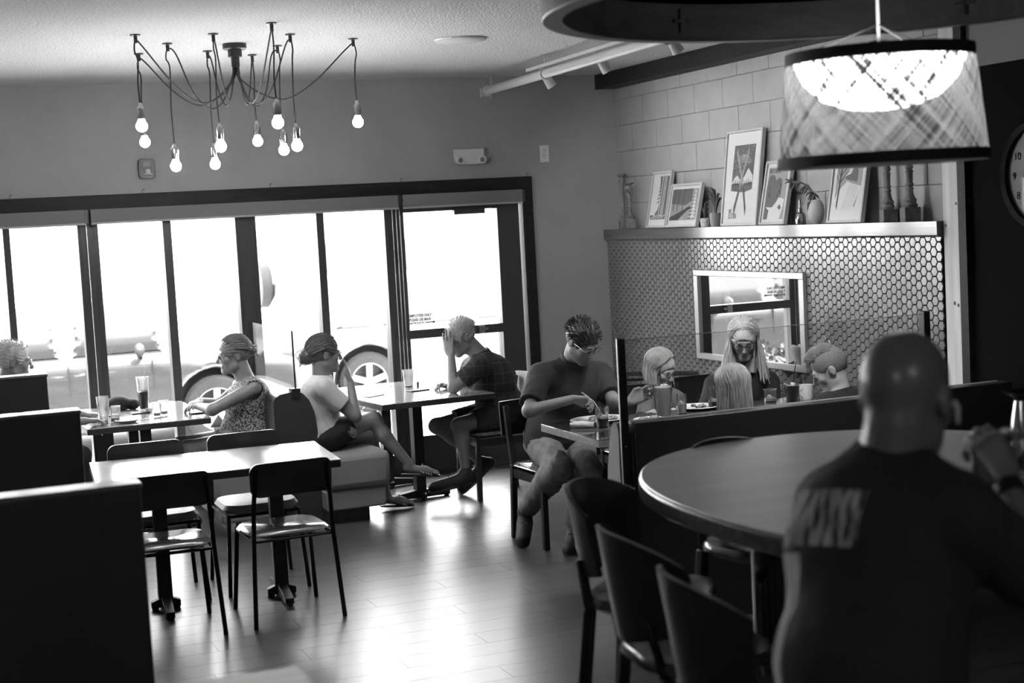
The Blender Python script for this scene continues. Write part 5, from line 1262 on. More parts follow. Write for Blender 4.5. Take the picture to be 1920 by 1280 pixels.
JT = {
  'sleeveless': {'head': [-3.333, -0.95, 1.113], 'neck': [-3.259, -0.95, 0.936], 'shL': [-3.246, -1.11, 0.899], 'shR': [-3.228, -0.79, 0.906], 'elL': [-3.538, -1.17, 0.792], 'wrL': [-3.584, -0.97, 0.798], 'elR': [-3.411, -0.72, 0.775], 'wrR': [-3.563, -0.86, 0.82], 'chest': [-3.248, -0.95, 0.778], 'belly': [-3.28, -0.95, 0.63], 'pelvis': [-3.28, -0.95, 0.545], 'hpL': [-3.29, -1.05, 0.55], 'hpR': [-3.29, -0.86, 0.55], 'knL': [-3.7, -1.07, 0.545], 'knR': [-3.7, -0.85, 0.545], 'anL': [-3.72, -1.08, 0.1], 'anR': [-3.72, -0.85, 0.1]},
  'tshirt': {'head': [-2.782, -1.2, 1.091], 'neck': [-2.808, -1.2, 0.923], 'shR': [-2.845, -1.36, 0.88], 'shL': [-2.784, -1.04, 0.875], 'elR': [-2.653, -1.4, 0.687], 'wrR': [-2.644, -1.3, 0.902], 'elL': [-2.686, -1.02, 0.592], 'wrL': [-2.688, -1.3, 0.609], 'chest': [-2.847, -1.2, 0.767], 'belly': [-2.835, -1.2, 0.606], 'pelvis': [-2.84, -1.2, 0.55], 'hpR': [-2.82, -1.29, 0.56], 'hpL': [-2.82, -1.1, 0.56], 'knR': [-2.491, -1.26, 0.635], 'anR': [-2.287, -1.33, 0.327], 'toR': [-2.098, -1.36, 0.245], 'knL': [-2.47, -1.1, 0.5], 'anL': [-2.4, -1.16, 0.1], 'toL': [-2.24, -1.2, 0.035]},
  'hiding': {'head': [-1.771, -1.06, 1.117], 'neck': [-1.636, -1.08, 0.98], 'shL': [-1.731, -1.26, 0.912], 'shR': [-1.647, -0.9, 0.886], 'elL': [-1.899, -1.21, 0.787], 'wrL': [-1.876, -1.14, 1.004], 'elR': [-1.715, -0.84, 0.735], 'wrR': [-1.838, -0.9, 0.774], 'chest': [-1.567, -1.08, 0.802], 'belly': [-1.514, -1.08, 0.617], 'pelvis': [-1.5, -1.08, 0.565], 'hpL': [-1.52, -1.17, 0.56], 'hpR': [-1.52, -0.99, 0.56], 'knL': [-1.872, -1.2, 0.526], 'anL': [-1.851, -1.22, 0.22], 'toL': [-2.084, -1.24, 0.124], 'knR': [-1.957, -0.97, 0.506], 'anR': [-1.64, -0.97, 0.216], 'toR': [-1.785, -0.97, 0.072]},
  'polo': {'head': [-1.69, -2.93, 1.187], 'neck': [-1.712, -2.8, 1.049], 'shR': [-1.912, -2.8, 0.997], 'shL': [-1.485, -2.72, 0.96], 'elR': [-2.072, -3.0, 0.825], 'wrR': [-1.862, -3.15, 0.887], 'elL': [-1.503, -2.92, 0.819], 'wrL': [-1.498, -3.14, 0.839], 'chest': [-1.704, -2.73, 0.874], 'belly': [-1.746, -2.66, 0.701], 'pelvis': [-1.755, -2.62, 0.588], 'hpR': [-1.847, -2.62, 0.565], 'hpL': [-1.623, -2.6, 0.539], 'knR': [-1.922, -3.04, 0.482], 'anR': [-2.004, -2.68, 0.186], 'toR': [-2.082, -2.82, 0.047], 'knL': [-1.745, -3.06, 0.459], 'anL': [-1.803, -2.95, 0.098], 'toL': [-1.925, -3.14, 0.029]},
  'girl': {'head': [-1.15, -2.85, 0.972], 'neck': [-1.124, -2.8, 0.824], 'shR': [-1.22, -2.8, 0.781], 'shL': [-1.015, -2.78, 0.766], 'elR': [-1.284, -2.86, 0.686], 'wrR': [-1.291, -3.02, 0.745], 'elL': [-1.018, -2.86, 0.676], 'wrL': [-1.164, -3.02, 0.739], 'chest': [-1.13, -2.76, 0.74], 'belly': [-1.13, -2.72, 0.64], 'pelvis': [-1.13, -2.68, 0.55], 'hpR': [-1.2, -2.68, 0.54], 'hpL': [-1.06, -2.68, 0.54], 'knR': [-1.21, -3.0, 0.52], 'knL': [-1.05, -3.0, 0.52], 'anR': [-1.21, -3.0, 0.14], 'anL': [-1.05, -3.0, 0.14]},
  'longhair': {'head': [-0.496, -2.72, 1.093], 'neck': [-0.444, -2.6, 0.879], 'shR': [-0.647, -2.6, 0.809], 'shL': [-0.23, -2.56, 0.788], 'elR': [-0.784, -2.74, 0.667], 'wrR': [-0.919, -2.98, 0.692], 'elL': [-0.322, -2.74, 0.649], 'wrL': [-0.529, -2.96, 0.678], 'chest': [-0.434, -2.57, 0.719], 'belly': [-0.46, -2.52, 0.66], 'pelvis': [-0.47, -2.47, 0.56], 'hpR': [-0.57, -2.48, 0.55], 'hpL': [-0.37, -2.48, 0.55], 'knR': [-0.58, -2.92, 0.53], 'knL': [-0.36, -2.92, 0.53], 'anR': [-0.58, -2.9, 0.09], 'anL': [-0.36, -2.9, 0.09]},
  'child': {'head': [-1.512, -4.34, 1.018], 'neck': [-1.51, -4.36, 0.885], 'shR': [-1.4, -4.36, 0.85], 'shL': [-1.62, -4.36, 0.85], 'elR': [-1.37, -4.2, 0.74], 'wrR': [-1.42, -4.0, 0.79], 'elL': [-1.65, -4.2, 0.74], 'wrL': [-1.6, -4.0, 0.79], 'chest': [-1.51, -4.38, 0.77], 'belly': [-1.51, -4.39, 0.66], 'pelvis': [-1.51, -4.4, 0.56], 'hpR': [-1.44, -4.38, 0.54], 'hpL': [-1.58, -4.38, 0.54], 'knR': [-1.43, -4.06, 0.53], 'knL': [-1.59, -4.06, 0.53], 'anR': [-1.43, -4.05, 0.2], 'anL': [-1.59, -4.05, 0.2]},
  'boy': {'head': [-0.823, -4.17, 1.042], 'neck': [-0.795, -4.22, 0.913], 'shL': [-0.948, -4.3, 0.874], 'shR': [-0.644, -4.12, 0.839], 'elL': [-0.95, -4.2, 0.76], 'wrL': [-1.0, -4.0, 0.79], 'elR': [-0.72, -3.98, 0.78], 'wrR': [-0.85, -3.82, 0.79], 'chest': [-0.755, -4.24, 0.8], 'belly': [-0.745, -4.26, 0.67], 'pelvis': [-0.74, -4.28, 0.56], 'hpL': [-0.8, -4.34, 0.55], 'hpR': [-0.69, -4.22, 0.55], 'knL': [-1.08, -4.15, 0.54], 'knR': [-0.95, -4.02, 0.54], 'anL': [-1.08, -4.13, 0.1], 'anR': [-0.95, -4.0, 0.1]},
  'greyhair': {'head': [-4.715, -0.9, 1.185], 'neck': [-4.776, -0.9, 1.061], 'shR': [-4.791, -1.08, 0.998], 'shL': [-4.778, -0.74, 1.0], 'elR': [-4.56, -1.16, 0.8], 'wrR': [-4.33, -1.1, 0.79], 'elL': [-4.56, -0.66, 0.8], 'wrL': [-4.3, -0.74, 0.79], 'chest': [-4.78, -0.9, 0.88], 'belly': [-4.8, -0.9, 0.72], 'pelvis': [-4.82, -0.9, 0.56], 'hpR': [-4.8, -1.0, 0.55], 'hpL': [-4.8, -0.8, 0.55], 'knR': [-4.38, -1.14, 0.57], 'knL': [-4.4, -0.78, 0.55], 'anR': [-4.36, -1.12, 0.1], 'anL': [-4.4, -0.78, 0.1]},
  'bald': {'head': [-3.501, -8.534, 1.543], 'neck': [-3.537, -8.531, 1.423], 'shL': [-3.558, -8.35, 1.308], 'shR': [-3.511, -8.71, 1.336], 'elR': [-3.304, -8.699, 1.166], 'wrR': [-3.246, -8.512, 1.341], 'elL': [-3.289, -8.309, 1.135], 'wrL': [-3.16, -8.333, 1.305], 'chest': [-3.579, -8.54, 1.251], 'belly': [-3.67, -8.62, 1.06], 'pelvis': [-3.7, -8.64, 0.86], 'hpL': [-3.7, -8.53, 0.85], 'hpR': [-3.62, -8.72, 0.85], 'knL': [-3.32, -8.32, 0.82], 'knR': [-3.22, -8.6, 0.82], 'anL': [-3.35, -8.33, 0.4], 'anR': [-3.25, -8.62, 0.4]},
}
def person(key, label, f, **kw):
    J_ = JT[key]; b = Body(J_, f, kw.get('s', 1.), kw.get('fat', 1.), kw.get('w', 1.)); H = Head(J_['head'], f, kw.get('hs', 1.), kw.get('roll', 0.))
    return b, H
def finish(S, label, name='person', m=None, h=.0062):
    o = sdf_obj(name, S, m or m_skin, None, h); tag(o, label, 'person'); return o
def tee(b, sleeve=.55, e=.012, skirt=.02, neckcut=.0):
    S = SDF(); b.torso(S, e, k=.05)
    for g in 'LR':
        S.cap(b.J['sh'+g], lerp(b.J['sh'+g], b.J['el'+g], sleeve), .052*b.s+e, .050*b.s+e+.004, k=.03)
        if sleeve < 1: local_cut(S, b.J['el'+g]-b.J['sh'+g], lerp(b.J['sh'+g], b.J['el'+g], sleeve+.02), .075)
    n = b.J['neck']; S.cap(lerp(n, b.J['chest'], .15), n+b.U*.015, .066*b.s+e*.5, .060*b.s+e*.3, k=.03)
    S.cut(b.U, n+b.U*.034*b.s, (n-.09).astype(np.float32), (n+.09).astype(np.float32))
    return S
# ---- woman in the sleeveless patterned top
b, H = person('sleeveless', '', (-1, -.06, -.06), fat=1.22, w=.98, hs=1.0)
S = SDF(); b.skin(S, H)
for g, th in (('L', 1), ('R', -1)):
    j = b.J; hand_sdf(S, j['wr'+g], (-.55, .8 if g == 'L' else -.6, -.05), (0, 0, -1), [.28, .32, .36, .4], -th, .95)
o = finish(S, 'woman in glasses and a sleeveless patterned top leaning her folded arms on the window table')
eyes(o, H); specs(tag(thing('eyeglasses', None, None)) if False else obj('eyeglasses', MB().tube([H.p(-.012, .108, .008), H.p(.012, .108, .008)], .0015, 5), m_black, o), H.mat(0, .106, .003), m=m_black)
m_patt = mat('speckled print cotton', .34, .8, c2=.03, vscale=85, vlo=.44, vhi=.54)
S = SDF(); b.torso(S, .014, k=.05)
S.ell(b.J['belly']-A_((0, 0, .03)), (.17, .175, .13), k=.05)
for g in 'LR': S.ell(lerp(b.J['sh'+g], b.J['neck'], -.12)+A_((0, 0, -.01)), (.05, .052, .06), k=.02, sub=True)
n = b.J['neck']; S.cut(b.U, n+b.U*.005, (n-.09).astype(np.float32), (n+.09).astype(np.float32))
cloth('sleeveless_top', S, m_patt, o, seed=3, wr=.0022)
S = SDF(); S.ell(b.J['pelvis'], (.15, .19, .11))
for g in 'LR': b.leg(S, g, .012, .45, 0); local_cut(S, b.J['kn'+g]-b.J['hp'+g], lerp(b.J['hp'+g], b.J['kn'+g], .45))
cloth('shorts', S, mat('denim shorts', .16, .8, vary=.15, vscale=60), o, seed=5)
for g in 'LR': an = b.J['an'+g]; shoe(o, an, an+A_((-.15, 0, -.055)), mat('sandal', .05, .6), .9, 'shoe', False)
m_hairg = mat('ash hair', .20, .45, spec=.6, c2=.14, vscale=30); m_hairl = mat('blond hair', .42, .45, c2=.32, vscale=30); m_hairw = mat('white hair', .60, .5, c2=.48, vscale=30); m_haird = mat('dark hair', .03, .45, c2=.015, vscale=120); m_hairm = mat('brown hair', .13, .4, c2=.09, vscale=30)
def bun_hair(o, H, m, bun, seed, n=150, br=.030, fringe=0, loose=10):
    S = hair_cap(H, .009, seed=seed); bp = H.p(*bun)
    S.ell(bp, (br, br*1.05, br*1.1), k=.02); S.cap(lerp(bp, H.c, .4), bp, br*1.2, br*.8, k=.02)
    h_ = sdf_obj('hair', S, m, o, .0045)
    rg = random.Random(seed); q = MB(); be = unit(A_(bun)-A_((0, -.014, .032)))
    for i in range(n):
        g = rg.choice((-1, 1)); t = rg.random()
        a = unit((g*(.15+.75*t), .62-.55*t+rg.uniform(-.05, .1), .75-.62*t)); strand(q, H, a, be+A_((rg.gauss(0, .08), 0, rg.gauss(0, .1))), rg.uniform(.001, .009), rg.uniform(.0014, .0026))
    for i in range(46):
        a = rg.random()*6.3; c_ = Vector(bp); u = Vector((rg.gauss(0, 1), rg.gauss(0, 1), rg.gauss(0, 1))).normalized(); w = u.orthogonal()
        q.tube([c_+(u*math.cos(x)+w*math.sin(x))*br*rg.uniform(.95, 1.25) for x in np.linspace(a, a+2.2, 8)], [.001, .0018, .002, .002, .002, .002, .0018, .0008], 4)
    for i in range(loose):
        u = H.M @ A_((rg.gauss(0, .4), -.6, -.5)); q.tube([Vector(bp)+Vector(u)*.02*k+Vector((0, 0, -.006*k*k*.3)) for k in range(5)], [.0012, .0012, .001, .0008, .0003], 4)
    obj('hair_strands', q, m, h_, smooth=60); return h_
bun_hair(o, H, m_hairg, (0, -.128, .020), 4, br=.030, loose=26, n=220)
# ---- woman in the T-shirt with her hand at her mouth
b, H = person('tshirt', '', (1, -.04, -.05), fat=1.08, w=.94)
S = SDF(); b.skin(S, H); j = b.J
hand_sdf(S, j['wrR'], (-.05, .30, 1.0), (-.9, .5, 0), [.10, .12, .14, .2], 1, .95, spread=.05)
hand_sdf(S, j['wrL'], (.35, -.7, -.2), (-.5, -.3, -.8), [1.1, 1.15, 1.2, 1.2], 1, .92)
for g in 'RL':
    an, to = j['an'+g], j['to'+g]; S.cap(an-A_((.015, 0, .03)), lerp(an, to, .6)-A_((0, 0, .012)), .027, .026, k=.02); S.cap(lerp(an, to, .55)-A_((0, 0, .01)), to, .027, .014, k=.02)
    for i in range(4): S.cap(lerp(an, to, .85)+A_((0, -.022+.013*i, -.008)), to+A_((-.004*i, -.024+.014*i, -.004)), .009, .007, k=.004)
o = finish(S, 'woman in a pale T-shirt with her hand at her mouth and her legs crossed')
eyes(o, H); specs(obj('eyeglasses', MB().tube([H.p(-.012, .108, .008), H.p(.012, .108, .008)], .0015, 5), m_black, o), H.mat(0, .106, .003), m=m_black)
S = tee(b, .60, .014); S.ell(b.J['belly']-A_((0, 0, .02)), (.14, .16, .12), k=.05)
cloth('t_shirt', S, mat('pale cotton', .60, .85, bump=.1, bscale=200), o, seed=8, wr=.0028, f=38)
S = SDF(); S.ell(b.J['pelvis'], (.15, .18, .115))
for g in 'LR': b.leg(S, g, .014, .52, 0); local_cut(S, b.J['kn'+g]-b.J['hp'+g], lerp(b.J['hp'+g], b.J['kn'+g], .52))
cloth('dark_shorts', S, mat('black shorts cotton', .02, .85), o, seed=2)
for g in 'RL':
    an, to = j['an'+g], j['to'+g]; q = MB(); hl = an-A_((.035, 0, .055)); q.tube([Vector(hl), Vector(lerp(hl, to, .5)-A_((0, 0, .012))), Vector(to-A_((0, 0, .018)))], [.022, .030, .020], 10, sx=1.2); 
    s_ = obj('sandal', MB().add([], []).prism([(0, 0), (1, 0), (1, 1)], 0, .0001, Matrix.Scale(.001, 4)), m_black, o) if False else None
    so = SDF(); so.cap(hl, lerp(hl, to, .5)-A_((0, 0, .006)), .026, .032); so.cap(lerp(hl, to, .5)-A_((0, 0, .006)), to-A_((0, 0, .010)), .032, .022)
    ax = unit(to-hl); nn = unit(np.cross(ax, (0, 1, 0)));  nn = nn if nn[2] < 0 else -nn
    so.cut(-nn, hl+nn*.012); so.cut(nn, hl+nn*.026); sd = sdf_obj('sandal', so, m_black, o, .005)
    for k in range(5): obj('strap', MB().tube([Vector(lerp(an, to, .42+.09*k)+A_((-.01, -.030, -.030))), Vector(lerp(an, to, .46+.07*k)+A_((.006, 0, .0225-.006*k))), Vector(lerp(an, to, .42+.09*k)+A_((-.01, .030, -.030)))], .0045, 6), mat('silver strap', .45, .3, .5), sd)
obj('wristwatch', MB().lathe([(.034, -.011), (.036, 0), (.034, .011), (.028, .011), (.028, -.011)], j['wrL'], 20, Vector(j['wrL']-j['elL']).to_track_quat('Z', 'Y').to_matrix(), closed=True), mat('watch metal', .6, .2, 1.), o)
bun_hair(o, H, m_hairm, (0, -.122, -.012), 9, n=240, br=.044, loose=26)
# ---- man hiding his face
b, H = person('hiding', '', (-.93, -.05, -.42), fat=1.25, w=1.08)
S = SDF(); b.skin(S, H); j = b.J
hand_sdf(S, j['wrL'], (-.10, .16, 1.0), (.75, .6, .0), [.16, .14, .16, .22], 1, 1.06, spread=.24)
hand_sdf(S, j['wrR'], (-.8, -.35, .1), (0, -.3, -1), [.75, .8, .85, .9], 1, 1.0)
o = finish(S, 'grey-haired man in a dark checked shirt hiding his face in his hand')
eyes(o, H)
m_plaid = bpy.data.materials.new('dark checked cotton'); T, N, L = nt(m_plaid); pb_ = N['Principled BSDF']; pb_.inputs['Roughness'].default_value = .85
tc = N.new('ShaderNodeTexCoord'); acc = None
for rt, scv in (((0, 0, 0), 26.), ((0, R_(90), 0), 22.)):
    mp = N.new('ShaderNodeMapping'); mp.inputs['Rotation'].default_value = rt; L.new(tc.outputs['Object'], mp.inputs[0])
    wv = N.new('ShaderNodeTexWave'); wv.inputs['Scale'].default_value = scv/6.283*1.3; wv.inputs['Distortion'].default_value = .4; L.new(mp.outputs[0], wv.inputs['Vector'])
    gt = N.new('ShaderNodeMath'); gt.operation = 'GREATER_THAN'; gt.inputs[1].default_value = .985; L.new(wv.outputs['Fac'], gt.inputs[0])
    if acc is None: acc = gt.outputs[0]
    else: ad = N.new('ShaderNodeMath'); ad.operation = 'MAXIMUM'; L.new(acc, ad.inputs[0]); L.new(gt.outputs[0], ad.inputs[1]); acc = ad.outputs[0]
mx = N.new('ShaderNodeMix'); mx.data_type = 'RGBA'; mx.inputs[6].default_value = (.02, .02, .02, 1); mx.inputs[7].default_value = (.06, .06, .06, 1); L.new(acc, mx.inputs[0]); L.new(mx.outputs[2], pb_.inputs['Base Color'])
S = tee(b, .62, .016); S.ell(b.J['belly']-A_((0, 0, .03)), (.16, .19, .14), k=.05)
cloth('checked_shirt', S, m_plaid, o, seed=12, wr=.0026)
S = SDF(); S.ell(b.J['pelvis'], (.15, .20, .115))
for g in 'LR': b.leg(S, g, .018, .66, 0); local_cut(S, b.J['kn'+g]-b.J['hp'+g], lerp(b.J['hp'+g], b.J['kn'+g], .68), .11)
cloth('shorts', S, mat('dark shorts', .035, .85), o, seed=4, wr=.003)
m_shoe = mat('dark running shoe', .012, .6, c2=.022, vscale=90)
shoe(o, j['anL']-A_((0, 0, .02)), j['toL'], m_shoe); shoe(o, j['anR'], j['toR']-A_((0, 0, .02)), m_shoe)
S = hair_cap(H, .008, front=.004, nape=-.05, seed=6, amp=.003); h_ = sdf_obj('hair', S, m_hairw, o, .0042); q = MB(); rg = random.Random(5)
def short_hair(q, H, n, rg, ln=.018, r=.0011, back=.6):
    r = r*1.6; ln = ln*1.15
    for i in range(n):
        u = unit((rg.gauss(0, 1), rg.gauss(-.35, .8), abs(rg.gauss(.35, .6))))
        if u[1] > .55 and u[2] < .5: continue
        if u[2] < -.1: continue
        a = Vector(surf(H, u, 0)); d = Vector(H.M @ (u+A_((rg.gauss(0, .25), -back, rg.gauss(0, .25))))).normalized()
        q.tube([a-d*.004, a+d*ln*.5, a+d*ln+Vector((0, 0, -.003))], [r, r, r*.4], 3)
short_hair(q, H, 420, rg); obj('hair_strands', q, m_hairw, h_, smooth=60)
t = thing('eyeglasses', 'eyeglasses held in the right hand of the man hiding his face', 'eyeglasses', tuple(j['wrR']))
specs(t, Matrix.Translation(Vector(j['wrR'])+Vector((-.09, -.06, .02))) @ Matrix.Rotation(R_(70), 4, 'Y'), fold=False)
# ---- man in the polo shirt, eating
b, H = person('polo', '', (.28, -.80, -.62), fat=1.3, w=1.1)
S = SDF(); b.skin(S, H); j = b.J
hand_sdf(S, j['wrR'], (.85, -.30, -.10), (.15, -.5, -.8), [.75, .85, .9, .95], 1, 1.04, tc=.8)
hand_sdf(S, j['wrL'], (.65, -.35, .35), (-.6, -.5, -.1), [.5, .55, .6, .6], -1, 1.04)
o = finish(S, 'man in a dark polo shirt and glasses bent over his plate with a fork')
eyes(o, H, m_haird); specs(obj('eyeglasses', MB().tube([H.p(-.012, .108, .008), H.p(.012, .108, .008)], .0015, 5), m_black, o), H.mat(0, .106, .003), m=MAT['brushed steel'])
m_polo = mat('dark polo knit', .028, .85, bump=.15, bscale=240)
S = tee(b, .78, .018); S.ell(b.J['belly']-A_((0, 0, .05)), (.20, .165, .15), k=.05)
so_ = cloth('polo_shirt', S, m_polo, o, seed=21, wr=.0026)
S = SDF(); c_ = lerp(j['neck'], H.p(0, -.022, -.055), .25); ax = unit(H.p(0, -.022, -.055)-j['neck'])
S.cap(c_-ax*.02, c_+ax*.028, .074, .066); S.cap(c_-ax*.06, c_+ax*.06, .064, .058, k=.003, sub=True); S.cut(ax, c_+ax*.03); S.cut(-ax, c_-ax*.03); sdf_obj('collar', S, m_polo, so_, .005)
S = SDF(); S.ell(j['pelvis']-A_((0, 0, .035)), (.18, .14, .095), k=.04)
for g in 'LR': b.leg(S, g, .020, 1, .92, e2=.026); local_cut(S, j['an'+g]-j['kn'+g], lerp(j['kn'+g], j['an'+g], .92), .08)
cloth('jeans', S, mat('faded denim', .17, .85, vary=.2, vscale=25, bump=.2, bscale=150), o, seed=31, wr=.007, f=42)
obj('belt', MB().lathe([(.2, -.018), (.203, 0), (.2, .018), (.192, .018), (.192, -.018)], j['pelvis']+A_((0, 0, .045)), 36, Matrix.Diagonal((1., .80, 1.)), closed=True), m_black, o)
shoe(o, j['anR'], j['toR'], m_shoe); shoe(o, j['anL']+A_((0, 0, .02)), j['toL'], m_shoe)
S = hair_cap(H, .010, front=-.006, nape=-.055, seed=3, amp=.003); h_ = sdf_obj('hair', S, m_haird, o, .0042); q = MB(); rg = random.Random(8); short_hair(q, H, 380, rg, .024, .0014, .1); obj('hair_strands', q, m_haird, h_, smooth=60)
k_ = j['wrR']+A_((.085, -.035, -.02)); solo('fork', MB().tube([Vector(k_+A_((-.035, .02, .055))), Vector(k_+A_((.02, -.02, 0.0))), Vector(k_+A_((.045, -.04, -.055)))], [.004, .003, .003], 6).box(-.011, .011, -.002, .002, -.035, .0, Matrix.Translation(Vector(k_+A_((.05, -.045, -.06)))) @ Matrix.Rotation(R_(25), 4, 'Y')), MAT['brushed steel'], 'fork held over the big oval plate by the man in the polo shirt', 'cutlery')
# ---- girl with glasses
b, H = person('girl', '', (.38, -.85, -.40), s=.72, fat=1., w=.95, hs=.88)
S = SDF(); b.skin(S, H); j = b.J
for g, th in (('L', -1), ('R', 1)): hand_sdf(S, j['wr'+g], (.0, -1, -.1), (0, 0, -1), .3, -th, .75)
o = finish(S, 'small blond girl with glasses looking down at her plate', m=m_skinl, h=.006)
eyes(o, H); specs(obj('eyeglasses', MB().tube([H.p(-.012, .106, .008), H.p(.012, .106, .008)], .0018, 5), m_black, o), H.mat(0, .105, .003), .86, m=m_black)
cloth('striped_top', tee(b, .9, .012), mat('grey cotton', .12, .85), o, seed=2, wr=.0015)
S = SDF(); S.ell(j['pelvis'], (.12, .10, .085));
for g in 'LR': b.leg(S, g, .010, 1, .8)
cloth('trousers', S, mat('dark leggings', .03, .8), o, seed=2, wr=0)
def long_hair(o, H, m, seed, n, L_, spread=.02, front=.0, part=.0, back=True, face=.35, cap=.011, tips=.5, gap=.55, dens=1):
    S = hair_cap(H, cap, front=front, nape=-.09, seed=seed)
    s = H.s; dn = H.M.T @ A_((0, 0, -1.))
    dz = L_*.72*s; c0 = H.p(0, -.030, .0); c1 = c0+A_((0, 0, -dz))
    S.cap(c0, c1, .080*s, .062*s, k=.03, sq=(H.M[:, 1], .80))
    S.ell(H.p(0, .135, -.055)+A_((0, 0, 0)), A_((.080, .105, .100))*s, H.M, k=.012, sub=True)
    S.cap(H.p(0, .075, -.08), H.p(0, .075, -.08)+A_((0, 0, -dz*1.2)), .070*s, .075*s, k=.015, sub=True)
    S.cut((0, 0, -1), c1-A_((0, 0, .012)))
    h_ = sdf_obj('hair', S, m, o, .0045); rg = random.Random(seed); q = MB()
    for i in range(n):
        g = rg.choice((-1, 1)); t = rg.random()
        a = unit((part+g*.06, .70-1.3*t, .85)); ph = R_(62+118*rg.random()**.8); e = unit((g*math.sin(ph), math.cos(ph), -.10)); fl = []; dz = L_*rg.uniform(tips, 1.)*s/4
        ox = Vector(H.M[:, 0])*g*spread*rg.uniform(-.2, 1)/4
        for k_ in range(4): fl.append(Vector((0, 0, -dz))+ox+Vector((rg.gauss(0, .0022), rg.gauss(0, .0022), 0)))
        strand(q, H, a, e, rg.uniform(.002, .012), rg.uniform(.0015, .0028), fl)
    obj('hair_strands', q, m, h_, smooth=60); return h_
long_hair(o, H, m_hairl, 14, 260, .15, face=.25)
# ---- long-haired woman
b, H = person('longhair', '', (-.42, -.78, -.42), fat=1.1, w=1.0)
S = SDF(); b.skin(S, H); j = b.J
for g, th in (('L', -1), ('R', 1)): hand_sdf(S, j['wr'+g], (.1 if g == 'R' else -.2, -1, -.15), (0, 0, -1), .35, -th, .95)
o = finish(S, 'woman with long pale hair and glasses bent over the family table')
eyes(o, H); specs(obj('eyeglasses', MB().tube([H.p(-.012, .108, .008), H.p(.012, .108, .008)], .0015, 5), m_black, o), H.mat(0, .106, .003), 1.08, m=m_black)
S = tee(b, 1.0, .012)
for g in 'LR': S.cap(j['el'+g], lerp(j['el'+g], j['wr'+g], .35), .048, .044, k=.02)
cloth('dark_cardigan', S, mat('black knit', .014, .85), o, seed=19, wr=.0022)
S = SDF(); S.ell(j['pelvis'], (.17, .15, .115))
for g in 'LR': b.leg(S, g, .012, 1, .9)
cloth('trousers', S, mat('black trousers', .014, .8), o, wr=0)
long_hair(o, H, m_hairw, 23, 420, .30, spread=.06, face=.15, part=.1, tips=.55)
# ---- blond child seen from behind
b, H = person('child', '', (-.15, 1., -.15), s=.68, hs=.86)
S = SDF(); b.skin(S, H); j = b.J
for g, th in (('L', -1), ('R', 1)): hand_sdf(S, j['wr'+g], (.0, 1, -.1), (0, 0, -1), .3, th, .7)
o = finish(S, 'small child with straight blond hair seen from behind over the long divider', m=m_skinl, h=.007)
eyes(o, H)
cloth('top', tee(b, .9, .012), MAT['grey cotton'], o, seed=2, wr=0)
S = SDF(); S.ell(j['pelvis'], (.12, .10, .085))
for g in 'LR': b.leg(S, g, .010, 1, .8)
cloth('trousers', S, MAT['dark leggings'], o, wr=0)
long_hair(o, H, m_hairl, 31, 420, .20, face=.3, spread=.0, tips=.8)
# ---- boy with a shaved side
b, H = person('boy', '', (-.80, .42, -.50), s=.80, hs=.95)
S = SDF(); b.skin(S, H); j = b.J
for g, th in (('L', -1), ('R', 1)): hand_sdf(S, j['wr'+g], (-.3, 1, -.1), (0, 0, -1), .3, th, .85)
o = finish(S, 'boy with a shaved-side haircut and a black T-shirt seen from behind', m=m_skinl)
eyes(o, H)
cloth('t_shirt', tee(b, .6, .014), mat('black cotton tee', .014, .85), o, seed=7, wr=.002)
S = SDF(); S.ell(j['pelvis'], (.14, .13, .10))
for g in 'LR': b.leg(S, g, .012, 1, .9)
cloth('trousers', S, MAT['black trousers'], o, wr=0)
S = hair_cap(H, .0025, front=.0, nape=-.045, seed=6, amp=.0004); h_ = sdf_obj('shaved_hair', S, mat('stubble hair', .12, .8, c2=.20, vscale=200), o, .005)
q = MB(); rg = random.Random(3)
for i in range(620):
    u = unit((rg.gauss(0, .34), rg.uniform(-.75, 1.0), .75+rg.uniform(-.15, .3))); a = Vector(surf(H, u, -.012)); d = Vector(H.M @ unit((rg.gauss(0, .3)-.1, rg.uniform(.1, 1.1), .9))).normalized()
    q.tube([a, a+d*.022, a+d*.040+Vector(H.M[:, 1])*.010], [.0018, .0016, .0004], 4)
obj('crest_hair', q, m_hairl, h_, smooth=60)
# ---- grey-haired man at far left
b, H = person('greyhair', '', (.96, -.10, -.12), fat=1.2)
S = SDF(); b.skin(S, H); j = b.J
for g, th in (('L', -1), ('R', 1)): hand_sdf(S, j['wr'+g], (1, .2 if g == 'R' else -.2, -.05), (0, 0, -1), .4, th, 1.)
o = finish(S, 'grey-haired man in glasses behind the farthest booth back')
eyes(o, H); specs(obj('eyeglasses', MB().tube([H.p(-.012, .108, .008), H.p(.012, .108, .008)], .0015, 5), m_black, o), H.mat(0, .106, .003), m=MAT['brushed steel'])
cloth('dark_shirt', tee(b, 1., .016), mat('black cotton shirt', .014, .85), o, seed=17, wr=.002)
S = SDF(); S.ell(j['pelvis'], (.15, .18, .115))
for g in 'LR': b.leg(S, g, .014, 1, .9)
cloth('trousers', S, MAT['black trousers'], o, wr=.002)
for g in 'LR': an = j['an'+g]; shoe(o, an, an+A_((.17, 0, -.055)), m_shoe)
S = hair_cap(H, .008, front=-.002, nape=-.06, seed=6, amp=.003); h_ = sdf_obj('hair', S, m_hairw, o, .0042); q = MB(); short_hair(q, H, 420, random.Random(6), .02, .0012, .5); obj('hair_strands', q, m_hairw, h_, smooth=60)
